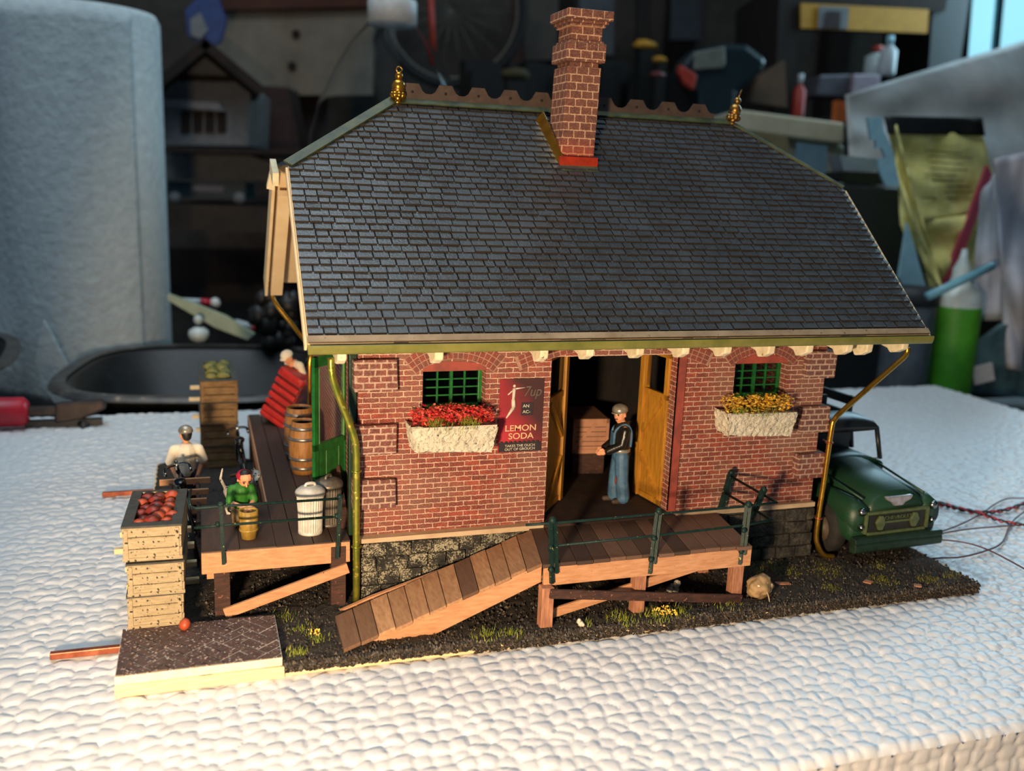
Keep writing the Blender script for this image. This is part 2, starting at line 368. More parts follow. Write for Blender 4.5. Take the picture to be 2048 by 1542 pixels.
def thing(name, label, cat, loc=(0, 0, 0), rot=(0, 0, 0), group=None):
    o = bpy.data.objects.new(name, None); COL.objects.link(o); o.location = Vector(loc)*S; o.rotation_euler = rot; o.empty_display_size = .01
    return tag(o, label, cat, group)
def copy_tree(o, parent=None):
    c = o.copy(); COL.objects.link(c)
    if parent is not None: c.parent = parent
    for ch in list(o.children): copy_tree(ch, c)
    return c
def capsules(name, caps, m, parent, vox=.028, smooth=6):   # one continuous surface grown over tapered limbs
    me = bpy.data.meshes.new(name); bm = bmesh.new()
    for p, q, ra, rb in caps:
        p, q = Vector(p)*S, Vector(q)*S; vs = []
        for c, r in ((p, ra*S), (q, rb*S)):
            for i in range(7):
                for j in range(10):
                    a = PI*i/6; b = 2*PI*j/10
                    vs.append(bm.verts.new(c+Vector((math.sin(a)*math.cos(b), math.sin(a)*math.sin(b), math.cos(a)))*r))
        res = bmesh.ops.convex_hull(bm, input=vs)
        bmesh.ops.delete(bm, geom=list({g for g in res['geom_interior'] if isinstance(g, bmesh.types.BMVert)}), context='VERTS')
    bmesh.ops.recalc_face_normals(bm, faces=bm.faces)
    bm.to_mesh(me); bm.free(); me.materials.append(m)
    o = bpy.data.objects.new(name, me); COL.objects.link(o); o.parent = parent
    r = o.modifiers.new('r', 'REMESH'); r.mode = 'VOXEL'; r.voxel_size = vox*S; r.use_smooth_shade = True
    sm = o.modifiers.new('s', 'SMOOTH'); sm.iterations = smooth; sm.factor = .5
    return o
def bez(pts, n=8):                       # smooth path through points
    pts = [Vector(p) for p in pts]; out = []
    for i in range(len(pts)-1):
        p0 = pts[max(i-1, 0)]; p1 = pts[i]; p2 = pts[i+1]; p3 = pts[min(i+2, len(pts)-1)]
        for k in range(n):
            t = k/n; out.append(.5*((2*p1)+(-p0+p2)*t+(2*p0-5*p1+4*p2-p3)*t*t+(-p0+3*p1-3*p2+p3)*t**3))
    return out+[pts[-1]]
def text(name, body, size, loc, rot, m, parent, ext=.01, sx=1., align='CENTER', shear=0, bold=0):
    c = bpy.data.curves.new(name, 'FONT'); c.body = body; c.size = size*S; c.extrude = ext*S; c.align_x = align; c.shear = shear; c.offset = bold*S
    c.materials.append(m); o = bpy.data.objects.new(name, c); COL.objects.link(o); o.parent = parent
    me = bpy.data.meshes.new_from_object(o.evaluated_get(bpy.context.evaluated_depsgraph_get())); bpy.data.objects.remove(o)
    o = bpy.data.objects.new(name, me); COL.objects.link(o); o.parent = parent
    o.location = Vector(loc)*S; o.rotation_euler = rot; o.scale = (sx, 1, 1); return o

# ------------------------------------------------------------------ the setting
o = MB().box(-110, 200, -60, 150, -110, -108).build('floor', M_stud); tag(o, 'dark garage floor below the workbench', 'floor', kind='structure')
o = MB().box(-110, 200, 150, 154, -110, 140).build('wall_back', M_wallb); tag(o, 'dim garage back wall of brown panels and studs', 'wall', kind='structure')
mb = MB()
for x in (-38, 12, 58, 84, 120): mb.box(x, x+5, 146, 150, -60, 120)
mb.box(-60, 130, 145, 149, 62, 68); mb.box(-60, 130, 145, 149, -6, 0)
o = mb.build('trim_1', M_stud); tag(o, 'dark timber studs on the garage back wall', 'wall studs', kind='structure')
mb = MB()                                            # right wall with a daylight window
mb.box(150, 154, -60, 150, -110, 140)
o = mb.build('wall_right', M_stud); tag(o, 'dark garage side wall on the right', 'wall', kind='structure')

# workbench and foam board
o = MB((10, 30, -5.5)).box(-70, 110, -8, 62, -9, -5.5).build('workbench', M_bench, bevel=.3)
tag(o, 'dark wooden workbench under the white foam board', 'workbench')
def foam_board():
    x0, x1, y0, y1 = -19., 49.6, -11.45, 28.5; zt = -.46; zb = -5.45; p = .082; cell = .5
    rs = np.random.RandomState(3)
    JJ = (rs.rand(200, 200), rs.rand(200, 200), rs.rand(200, 200))
    def beads(A, B, sc):
        X = A/cell; Y = B/cell; ix = np.floor(X).astype(int); iy = np.floor(Y).astype(int)
        jx, jy, jr = JJ
        best = np.full(X.shape, 9.); sec = np.full(X.shape, 9.); bid = np.zeros(X.shape)
        for dx in (-1, 0, 1):
            for dy in (-1, 0, 1):
                a = (ix+dx) % 200; b = (iy+dy) % 200
                cx = ix+dx+.15+.7*jx[a, b]; cyy = iy+dy+.15+.7*jy[a, b]
                d = np.hypot(X-cx, Y-cyy); m = d < best
                sec = np.where(m, best, np.minimum(sec, d)); bid = np.where(m, jr[a, b], bid); best = np.where(m, d, best)
        e = np.clip((sec-best)/.42, 0, 1)
        return (np.sqrt(np.clip(1-(1-e)**2, 0, 1))*.6 + (1-np.clip(best, 0, 1)**2)*.45 + bid*.45)*sc
    xs = np.arange(x0, x1+p, p); ys = np.arange(y0, y1+p, p); X, Y = np.meshgrid(xs, ys)
    Z = zt-.13+beads(X+40, Y+40, .135)
    nx, ny = len(xs), len(ys)
    edge = np.minimum(np.minimum(X-x0, x1-X), Y-y0); Z = Z-np.clip(.25-edge, 0, .25)**2*2.5
    zs = np.arange(zb, zt-.1, p)[::-1]; nz = len(zs)
    V = [np.stack([X.ravel(), Y.ravel(), Z.ravel()], 1)]
    XF, ZF = np.meshgrid(xs, zs); D = beads(XF+60, ZF+60, .1)
    YF = y0-D+.12; YF[0] = y0
    ZF2 = ZF.copy(); V.append(np.stack([XF.ravel(), YF.ravel(), ZF2.ravel()], 1))
    def quads(nx, ny, base):
        i = np.arange(ny-1)[:, None]*nx+np.arange(nx-1)[None]; i = i.ravel()+base
        return np.stack([i, i+1, i+1+nx, i+nx], 1)
    F = [quads(nx, ny, 0), quads(nx, nz, nx*ny)[:, ::-1]]
    i = np.arange(nx-1); F.append(np.stack([nx*ny+i, nx*ny+i+1, i+1, i], 1))      # joins top and front face
    V = np.concatenate(V); nv = len(V)
    V = np.concatenate([V, [(x0, y0, zb), (x1, y0, zb), (x1, y1, zb), (x0, y1, zb), (x1, y0, zt-.12), (x1, y1, zt-.12), (x0, y1, zt-.12), (x0, y0, zt-.12)]])
    F = np.concatenate(F+[np.array([[nv, nv+3, nv+2, nv+1], [nv+1, nv+2, nv+5, nv+4], [nv+2, nv+3, nv+6, nv+5], [nv+3, nv, nv+7, nv+6]])])
    me = bpy.data.meshes.new('foam_board'); me.from_pydata([], [], []); me.vertices.add(len(V)); me.vertices.foreach_set('co', (V*S).ravel())
    me.loops.add(F.size); me.loops.foreach_set('vertex_index', F.ravel()); me.polygons.add(len(F))
    me.polygons.foreach_set('loop_start', np.arange(0, F.size, 4)); me.polygons.foreach_set('use_smooth', [True]*len(F)); me.update(); me.validate()
    me.materials.append(M_foam); o = bpy.data.objects.new('foam_board', me); COL.objects.link(o)
    return tag(o, 'thick white beaded foam board carrying the whole model depot', 'foam board')
foam_board()

# ------------------------------------------------------------------ diorama base
BX0, BX1, BY0, BY1 = -6.9, 22.35, -3.87, 17.0
base = thing('diorama_base', 'thin wooden base board covered in dark soil under the depot', 'base', (8, 6, -.4))
MB((8, 6, -.4)).box(BX0, BX1, BY0, BY1, -.42, -.06).build('board', M_ply, base, bevel=.02); MB((8, 6, -.4)).box(-7.22, -2.7, -3.96, -1.1, -.42, -.07).build('front_corner_strip', M_ply, base, bevel=.02)
mb = MB((8, 6, -.4))                                               # lumpy soil surface
vs = []; fs = []; nx, ny = 150, 100
for j in range(ny+1):
    for i in range(nx+1):
        x = BX0+(BX1-BX0)*i/nx; y = BY0+(BY1-BY0)*j/ny; e = min(i, nx-i, j, ny-j)
        vs.append((x+(U(-.03, .03) if e else 0), y+(U(-.08, .02) if e == 0 and j == 0 else 0), (-.08 if e == 0 else U(-.05, .04))))
for j in range(ny):
    for i in range(nx): a = j*(nx+1)+i; fs.append((a, a+1, a+nx+2, a+nx+1))
mb.add(vs, fs, 0, False); mb.build('soil', M_ground, base)
mb = MB((8, 6, -.4))                                                 # loose grains of ballast
def grain(mb, x, y, z, r, t):
    a = U(0, 6.28); ca, sa = math.cos(a)*r, math.sin(a)*r
    mb.add([(x+ca, y+sa, z), (x-sa, y+ca, z), (x-ca, y-sa, z), (x+sa, y-ca, z), (x+U(-.4, .4)*r, y+U(-.4, .4)*r, z+r*U(.8, 1.4))], [(0, 1, 4), (1, 2, 4), (2, 3, 4), (3, 0, 4)], t)
for k in range(15000):
    x = U(BX0, BX1-.05); y = BY0+(R()**1.5)*7.5 if R() < .8 else U(BY0, BY1)
    if x < -2.8 and y < -1.2: continue
    if y > 0 and -.0 < x < 17.5: continue
    grain(mb, x, y, U(-.04, .0), U(.025, .07), (1. if R() < .06 else U(0, .35)))
for k in range(6500):                                               # crumbs spilling over the front edge
    x = U(-2.7, BX1); grain(mb, x, BY0-abs(random.gauss(0, .035)), U(-.42, -.02) if x > 3 else U(-.3, -.02), U(.035, .08), (1. if R() < .08 else U(0, .4)))
g = mb.build('ballast', M_grain, base); g['kind'] = 'stuff'
mb = MB((8, 6, -.4)); mo = MB((8, 6, -.4))
def tuft(mb, x, y, z, n, h, sp, w=.015):
    for _ in range(n):
        a = U(0, 6.28); r = U(0, sp); bx, by = x+r*math.cos(a), y+r*math.sin(a); l = U(.5, 1)*h; dx, dy = U(-.5, .5)*l, U(-.5, .5)*l
        p = U(0, 3.1); wx, wy = w*math.cos(p), w*math.sin(p)
        mb.add([(bx-wx, by-wy, z), (bx+wx, by+wy, z), (bx+dx, by+dy, z+l)], [(0, 1, 2)], R())
for x, y, n, sp in [(-2, -1.9, 60, .5), (-1.6, -2.6, 70, .4), (-2.3, -3.4, 90, .35), (3.4, -3.65, 120, .5), (4.2, -3.7, 80, .4), (8.1, -3.65, 150, .6), (9.2, -3.6, 160, .6), (10.2, -3.6, 90, .5), (12, -3.5, 60, .5), (6.8, -3.6, 50, .3), (-2.5, -.9, 60, .5)]:
    tuft(mb, x, y, -.02, n, .22, sp)
for x, y, n, sp in [(15.6, -1.2, 160, .8), (17.2, -1.6, 140, .8), (18.8, -2.9, 130, .6), (20.6, -3.3, 110, .5), (14.6, -.7, 120, .7), (19.6, -1.8, 60, .5), (21.7, -3.2, 60, .4), (16.5, -3.1, 60, .4)]:
    tuft(mo, x, y, -.03, n*2, .13, sp, .02)
mb.build('grass_tufts', M_grass, base)['kind'] = 'stuff'; mo.build('moss_patches', M_moss, base)['kind'] = 'stuff'
mb = MB((8, 6, -.4))
for x, y in [(9.35, -3.55), (9.6, -3.45), (9.75, -3.7), (-1.7, -2.4)]:
    for _ in range(26): mb.ball((x+U(-.18, .18), y+U(-.12, .12), U(.02, .2)), U(.02, .04), 6, R())
mb.build('yellow_blossoms', M_yelfl, base)['kind'] = 'stuff'
# brick pad at the front left corner
pad = thing('brick_pad', 'herringbone brick pavement pad at the front left corner of the base', 'pavement', (-4.9, -2.5, -.06))
po = (-4.9, -2.5, -.06)
MB(po).box(-7.2, -2.76, -3.9, -1.12, -.07, .185, j=.012).build('mortar_bed', M_plaster, pad)
bm = bmesh.new(); bl, bw = .72, .36
th = math.radians(40)
rotm = Matrix.Rotation(th, 3, 'Z')
tn = []
for i in range(-14, 15):
    for j in range(-14, 15):
        for q in (0, 1):
            # classic herringbone cell
            x = (i-j)*bw + (0 if q == 0 else bw); y = (i+j)*bw + j*bw*0
            cx, cyy = i*bw + j*bl*1.0, -i*bw*0 + 0
            bx = i*bw*1.0 + j*2*bw; by = i*bw*1.0 - j*0
            if q == 0: c0 = (i*bw + 4*j*bw/1.0/1.0*.5*1.0 + bw, i*bw + bw/2); sz = (bl, bw)
            else: c0 = (i*bw + 2*j*bw + bw*2.5 - bw, i*bw + bw); sz = (bw, bl)
            if q == 0: c0 = (i*bw + 4*j*bw, i*bw); 
            else: c0 = (i*bw + 4*j*bw + 1.5*bw, i*bw - .5*bw)
            p = rotm @ Vector((c0[0], c0[1], 0)) + Vector((-5, -2.5, 0))
            if not (-7.9 < p.x < -2.2 and -4.5 < p.y < -.6): continue
            g_ = .026; m = Matrix.Translation(p+Vector((0, 0, .19+U(-.014, .014)))) @ rotm.to_4x4() @ Matrix.Diagonal((sz[0]-2*g_, sz[1]-2*g_, .06, 1))
            bmesh.ops.create_cube(bm, size=1, matrix=m)
for co_, no in (((-7.18, 0, 0), (-1, 0, 0)), ((-2.78, 0, 0), (1, 0, 0)), ((0, -3.89, 0), (0, -1, 0)), ((0, -1.12, 0), (0, 1, 0))):
    bmesh.ops.bisect_plane(bm, geom=bm.verts[:]+bm.edges[:]+bm.faces[:], plane_co=co_, plane_no=no, clear_outer=True)
mb = MB(po); mb.add([v.co.copy() for v in bm.verts], [[v.index for v in f.verts] for f in (bm.verts.index_update() or bm.faces)]); bm.free()
mb.build('bricks', M_pad, pad)
for nm, yy, x0 in (('front', -1.35, -9.15), ('rear', 13.35, -9.0)):
    o = MB((x0, yy, -.25)).box(x0, -6.6, yy-.1, yy+.1, -.36, -.16).build('copper_bar', M_copper, bevel=.02)
    tag(o, f'square copper bar sticking out of the left edge, ' + ('beside the brick pad' if nm == 'front' else 'behind the apple crates'), 'metal bar')

# ------------------------------------------------------------------ brick depot
D = 13.0
B0 = (8.75, 6.5, 0)
dep = thing('brick_depot', 'red brick freight depot with stone foundation and open loading door', 'building', B0)
mb = MB(B0); t = .9; zb, zt = 2.15, 8.6
def front_wall(mb):
    ops = [(2.09, 4.22, 6.25, 7.66), (6.53, 11.35, 2.15, 8.03), (13.63, 15.85, 6.25, 7.66)]
    xs = [0, 2.09, 4.22, 6.53, 11.35, 13.63, 15.85, 17.5]
    for a, b in zip(xs, xs[1:]):
        op = [q for q in ops if abs(q[0]-a) < .01]
        if not op: mb.box(a, b, 0, t, zb, zt)
        else:
            q = op[0]
            if q[2] > zb: mb.box(a, b, 0, t, zb, q[2])
            mb.box(a, b, 0, t, q[3], zt)
front_wall(mb)
mb.box(0, t, t, D-t, zb, zt); mb.box(17.5-t, 17.5, t, D-t, zb, zt); mb.box(0, 17.5, D-t, D, zb, zt)
for xe in (0, 17.5-t):                                                  # gable triangles
    mb.prism([(t, zt), (D-t, zt), (8.6, 13.5), (4.4, 13.5)], 'x', xe, xe+t)
mb.build('brick_wall', M_brick, dep)
am = MB(B0)
mb = MB(B0)
for (xc, w_, z0, rise, th_) in ((3.155, 2.2, 7.72, .32, .62), (14.74, 2.2, 7.72, .32, .62), (8.94, 4.9, 7.98, .34, .5)):
    Rr = ((w_/2)**2+rise**2)/(2*rise); zc = z0+rise-Rr; a = math.asin(w_/2/Rr); n = int(2*a*(Rr+th_)/.17)
    for i in range(16):
        q = a+.13; u0 = -q+2*q*i/16; u1 = -q+2*q*(i+1)/16; pp = [(xc+r_*math.sin(u), min(8.74, zc+r_*math.cos(u))) for r_, u in ((Rr, u0), (Rr, u1), (Rr+th_, u1), (Rr+th_, u0))]; am.prism(pp, 'y', -.03, .02)
    for i in range(n):
        for k in range(3):
            q = a+.12; u0 = -q+2*q*(i+.1)/n; u1 = -q+2*q*(i+.9)/n; ra = Rr+th_*k/3+.018; rb = Rr+th_*(k+1)/3-.018
            pts = [(xc+r_*math.sin(u), zc+r_*math.cos(u)) for r_, u in ((ra, u0), (ra, u1), (rb, u1), (rb, u0))]
            if max(p[1] for p in pts) > 8.75: continue
            mb.prism(pts, 'y', -.05, .02, R())
mb.build('brick_arches', mat('arch_brick', '#8a4034', '#75382e', 5, .8, .5, 14, speck='#c9a58c', sp_amt=.68, sp_scale=24, tint='#6a4038'), dep)
am.build('arch_mortar', mat('arch_mortar_mat', '#96705e', '#a8836e', 6, .85, .4, 14), dep)
for (xc, z0, w_) in ((3.155, 7.64, 1.1), (14.74, 7.64, 1.1)):
    mb = MB(B0); pts = [(xc-w_, z0), (xc+w_, z0)]+[(xc+w_*math.cos(u), z0+.32*math.sin(u)) for u in [PI*i/10 for i in range(11)]]
    mb.prism(pts, 'y', -.02, .05); mb.build('arch_infill', M_redjamb, dep)
MB(B0).box(11.35, 11.62, -.07, .1, 2.2, 7.98).build('door_jamb', M_redjamb, dep)
mb = MB(B0)
mb.box(-.02, 17.52, -.16, t, -.1, 2.0); mb.box(-.02, t, t, D, -.1, 2.0); mb.box(17.5-t, 17.54, t, D, -.1, 2.0); mb.box(0, 17.5, D-t, D+.02, -.1, 2.0)
vsn = mb.build('stone_foundation', M_stone, dep)
mb = MB(B0)                                                            # proud rough blocks
y = 0.0; row = 0
for z0, z1 in ((0, .5), (.5, 1.0), (1.0, 1.5), (1.5, 1.98)):
    x = -.05
    while x < 17.5:
        w_ = U(.6, 1.1); x1 = min(x+w_, 17.56); mb.box(x+.035, x1-.035, -.2-U(.02, .14), -.1, z0+.035, z1-.035, j=.035); x = x1
mb.build('stone_blocks', M_stone, dep, bevel=.03)
MB(B0).box(-.05, 6.4, -.32, .02, 2.0, 2.17, j=.01).build('water_table', M_cream, dep); MB(B0).box(11.5, 17.56, -.2, .02, 2.0, 2.17).build('water_table', M_cream, dep)
for xa, xb in ((-.06, 1.2), (16.5, 17.72)):
    for z0, z1 in ((7.07, 8.1), (4.98, 5.98), (3.17, 4.15)):
        left = xa < 5
        q = MB(B0).box(xa, xb, -.3, .02, z0, z1, j=.03) if left else MB(B0).box(xa, xb, -.3, .9, z0, z1, j=.03)
        if left: q.box(xa-.12, .0, -.28, 1.0, z0, z1, j=.03)
        q.build('quoin', M_quoin, dep, bevel=.03)
# door sill and interior
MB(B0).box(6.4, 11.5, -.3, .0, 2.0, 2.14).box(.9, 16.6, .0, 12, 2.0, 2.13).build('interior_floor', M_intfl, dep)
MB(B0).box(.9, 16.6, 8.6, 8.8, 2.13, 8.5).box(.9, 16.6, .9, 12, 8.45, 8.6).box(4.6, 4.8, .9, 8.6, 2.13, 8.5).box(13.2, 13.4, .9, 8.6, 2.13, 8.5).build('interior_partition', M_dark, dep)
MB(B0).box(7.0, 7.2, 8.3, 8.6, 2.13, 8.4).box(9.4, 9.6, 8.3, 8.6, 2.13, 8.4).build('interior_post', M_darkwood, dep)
# windows
for xa, xb in ((2.09, 4.22), (13.63, 15.85)):
    y0 = .42; w_ = MB(B0); z0, z1 = 6.25, 7.66
    w_.box(xa, xa+.13, y0, y0+.2, z0, z1).box(xb-.13, xb, y0, y0+.2, z0, z1).box(xa, xb, y0, y0+.2, z1-.12, z1).box(xa, xb, y0, y0+.22, z0, z0+.2)
    wo = w_.build('window', M_green, dep, bevel=.015)
    m_ = MB(B0)
    for k in range(1, 4): xx = xa+.13+(xb-xa-.26)*k/4; q = .05 if k == 2 else .03; m_.box(xx-q, xx+q, y0+.03-(.04 if k == 2 else 0), y0+.14, z0+.15, z1-.1)
    for k in range(1, 4): zz = z0+.2+(z1-z0-.32)*k/4; m_.box(xa+.1, xb-.1, y0+.05, y0+.12, zz-.025, zz+.025)
    m_.build('muntins', M_green, wo)
    MB(B0).box(xa+.1, xb-.1, y0+.09, y0+.1, z0+.1, z1-.1).build('pane', M_glass, wo)
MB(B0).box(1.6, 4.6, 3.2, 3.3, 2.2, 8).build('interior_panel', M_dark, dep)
# freight door leaves (folded inwards)
def leaf(xh, xf, yf, zt_):
    p, q = Vector((xh, .55, 0)), Vector((xf, yf, 0)); d = (q-p).normalized(); L = (q-p).length
    nrm = Vector((d.y, -d.x, 0)); f = MB(B0)
    def bx(a, b, z0, z1, th_=.1, off=0.): f.obox(tuple(p+d*((a+b)/2)+nrm*off+Vector((0, 0, (z0+z1)/2))), (b-a, th_, z1-z0), Matrix((d, nrm, Vector((0, 0, 1)))).transposed())
    bx(0, .25, 2.2, zt_, .16); bx(L-.3, L, 2.2, zt_, .3); bx(0, L, 2.2, 2.42, .16); bx(0, L, 6.2, 6.42, .16); bx(0, L, zt_-.2, zt_, .16)
    bx(.2, L-.2, 2.3, 6.3, .07)
    o = f.build('door_leaf', M_ochre, dep, bevel=.02)
    b_ = MB(B0)
    for sgn in (1, -1):
        for (a, za, b2, zb2) in ((.25, 2.45, L-.3, 3.9), (.25, 6.2, L-.3, 4.75)):
            P = p+d*a+nrm*sgn*.09+Vector((0, 0, za)); Q = p+d*b2+nrm*sgn*.09+Vector((0, 0, zb2)); b_.beam(P, Q, .11, .2)
    b_.build('door_brace', M_ochre, o)
    g_ = MB(B0); g_.obox(tuple(p+d*(L/2)+Vector((0, 0, (6.4+zt_)/2))), (L-.5, .03, zt_-6.6), Matrix((d, nrm, Vector((0, 0, 1)))).transposed()); g_.build('door_pane', M_glass, o)
leaf(6.6, 7.92, 2.2, 7.95); leaf(11.34, 11.12, 2.3, 7.95)
# green entrance door, swung open at the left corner
eo = thing('entrance_door', 'open green panelled entrance door with tall glazing at the left corner', 'door', (0, 2.7, 2.2))
O2 = (0, 2.7, 2.2); p = Vector((.05, 2.78, 0)); q = Vector((-1.25, 1.44, 0)); d = (q-p).normalized(); L = (q-p).length; nrm = Vector((-d.y, d.x, 0)); RM = Matrix((d, nrm, Vector((0, 0, 1)))).transposed()
def dbx(m, a, b, z0, z1, th_=.12, off=0.): m.obox(tuple(p+d*((a+b)/2)+nrm*off+Vector((0, 0, (z0+z1)/2))), (b-a, th_, z1-z0), RM)
m_ = MB(O2); dbx(m_, 0, .2, 2.2, 7.9); dbx(m_, L-.2, L, 2.2, 7.9); dbx(m_, 0, L, 7.55, 7.9); dbx(m_, 0, L, 4.7, 4.92); dbx(m_, .1, L-.1, 2.2, 4.8, .06)
m_.build('door_frame', M_green, eo)
m_ = MB(O2); dbx(m_, .5, .53, 2.4, 4.6, .09); dbx(m_, 1.2, 1.23, 2.4, 4.6, .09); dbx(m_, .22, .25, 4.92, 7.5, .14); dbx(m_, L-.26, L-.23, 4.92, 7.5, .14)
m_.build('beading', mat('light_green_bead', '#5f8a50', '#4c7440', 4, .4, 0), eo)
m_ = MB(O2); dbx(m_, .15, L-.15, 4.9, 7.6, .02); m_.build('pane', M_glass, eo)
MB(O2).box(-.27, -.02, .12, .45, 2.15, 8.3).build('door_post', M_greend, eo, bevel=.03)
O3 = (-.2, 10, 2.2)                                                   # left side wall trim seen past the door
# poster
po_ = thing('wall_poster', 'red and dark soda advertising poster on brick between window and freight door', 'poster', (5.48, -.04, 6))
O4 = (5.48, -.04, 6)
def poster_mat():
    t_ = NT('poster_print'); sx = t_.n('ShaderNodeSeparateXYZ'); t_.l(t_.co, sx.inputs[0])
    g = t_.n('ShaderNodeTexNoise'); t_.l(t_.co, g.inputs['Vector']); g.inputs['Scale'].default_value = 1.1
    f = t_.math('ADD', t_.math('MULTIPLY', sx.outputs[0], -.42), t_.math('ADD', t_.math('MULTIPLY', sx.outputs[2], -.18), t_.math('MULTIPLY', g.outputs['Fac'], .55)))
    c_ = t_.ramp(f, [(.0, lin('#3c1c1e')), (.45, lin('#96202c')), (.75, lin('#b02834'))])
    t_.col(c_); t_.b.inputs['Roughness'].default_value = .7; t_.bump(t_.noise(20), .2, .02); return t_.m
mb = MB(O4); mb.box(4.72, 6.28, -.04, -.01, 4.78, 7.32); mb.build('printed_sheet', poster_mat(), po_)
M_pdark = mat('poster_dark', '#2c2226', '#241c20', 4, .7, .1); M_pcream = mat('poster_cream', '#d8b48c', '#c8a47c', 4, .7, .1); M_pwhite = mat('poster_white', '#d8d0bc', '#bcb4a4', 4, .7, .1)
mb = MB(O4).box(4.74, 6.26, -.055, -.04, 4.79, 5.1); mb.box(5.5, 5.92, -.055, -.04, 6.05, 6.5)
for i in range(9): mb.ball((4.84+i*.16, -.045, 5.1), .075, 8, sc=(1, .1, 1))
mb.build('dark_panel', M_pdark, po_)
mb = MB(O4)                                                            # slender dancer silhouette
def lim(a, b, r0, r1): mb.tube([(a[0], -.055, a[1]), (b[0], -.055, b[1])], [r0, r1], 8)
mb.ball((5.22, -.055, 7.08), .055, 8, sc=(1, .3, 1)); lim((5.22, 7.0), (5.2, 6.62), .06, .05); lim((5.2, 6.62), (5.22, 6.35), .07, .075); lim((5.22, 6.35), (4.97, 5.98), .07, .02); lim((5.22, 6.98), (5.6, 7.02), .03, .015); lim((5.2, 6.96), (5.0, 6.78), .03, .02)
mb.build('dancer_figure', M_pwhite, po_)
rx = (PI/2, 0, 0)
def pl(x, z): return (x-O4[0], -.06-O4[1], z-O4[2])
text('lettering', 'LEMON', .3, pl(5.5, 5.52), rx, M_pcream, po_, .004, 1.12, bold=.003); text('lettering', 'SODA', .3, pl(5.52, 5.24), rx, M_pcream, po_, .004, 1.12, bold=.003)
text('lettering', '7up', .5, pl(5.86, 6.72), (PI/2, 0, 0), M_zincd, po_, .004, .85, shear=.3)
text('lettering', 'AN', .15, pl(5.66, 6.33), rx, M_pwhite, po_, .004, 1.1); text('lettering', 'AC-', .15, pl(5.68, 6.13), rx, M_pwhite, po_, .004, 1.1)
text('lettering', 'TAKES THE OUCH', .125, pl(5.5, 4.96), rx, M_pwhite, po_, .004, 1.05); text('lettering', 'OUT OF GROUCH', .125, pl(5.5, 4.84), rx, M_pwhite, po_, .004, 1.05)

# flower boxes
def flower_box(name, label, x0, x1, mfl, dens, gx):
    o0 = ((x0+x1)/2, -.6, 5.3); T = thing(name, label, 'flower box', o0)
    bm = bmesh.new(); nx, ny, nz = 26, 9, 9; mb = MB(o0)
    def P(u, v, w_):
        tx = x0+(x1-x0)*u; tap = .0+.16*(1-w_); x = tx+(-(u-.5)*2*tap)*1.0
        yy = -1.05+.95*v+(.1*(1-w_)*(1-v)); z = 5.22+.85*w_-.12*u
        return Vector((x+random.gauss(0, .018), yy+random.gauss(0, .018), z+random.gauss(0, .018)))
    def grid(a, b, f):
        vs = [f(i/a, j/b) for j in range(b+1) for i in range(a+1)]
        mb.add(vs, [(j*(a+1)+i, j*(a+1)+i+1, (j+1)*(a+1)+i+1, (j+1)*(a+1)+i) for j in range(b) for i in range(a)], 0, False)
    grid(nx, nz, lambda u, w_: P(u, 0, w_)); grid(nx, ny, lambda u, v: P(u, v, 0)); grid(ny, nz, lambda v, w_: P(0, v, w_)); grid(ny, nz, lambda v, w_: P(1, v, w_))
    grid(nx, ny, lambda u, v: P(u, v, .93)); mb.box(x0+.05, x1-.05, -1.08, -.92, 5.9, 6.04, j=.02); mb.build('planter', M_white, T)
    f_ = MB(o0); l_ = MB(o0)
    for k in range(dens):
        x = U(x0+.1, x1-.1); yy = U(-.95, -.25); z = 6.0+U(.05, .62)*(1-.3*abs((x-x0)/(x1-x0)-.5)); t_ = R()
        for _ in range(3):
            a = U(0, 6.3); r_ = U(.05, .09); c = Vector((x, yy, z)); n1 = Vector((math.cos(a), math.sin(a), U(-.5, .8)))*r_; n2 = Vector((-math.sin(a), math.cos(a), U(-.5, .5)))*r_*.6
            f_.add([c-n2*.5, c+n1-n2, c+n1*1.2+n2, c+n2*.5], [(0, 1, 2, 3)], t_)
    for x in gx: tuft(l_, x, -.8, 5.95, 170, .42, .3, .012)
    tuft(l_, (x0+x1)/2, -.6, 5.95, 140, .35, 1.1, .012)
    l_.build('leaves', M_grass, T)['kind'] = 'stuff'; f_.build('petals', mfl, T)['kind'] = 'stuff'
flower_box('flower_box', 'white stone window box overflowing with red flowers, left of the poster', 1.5, 4.38, M_redfl, 520, (2.3, 3.5))
flower_box('flower_box', 'white stone window box of yellow flowers under the right window', 12.85, 15.75, M_yelfl, 420, (13.4,))

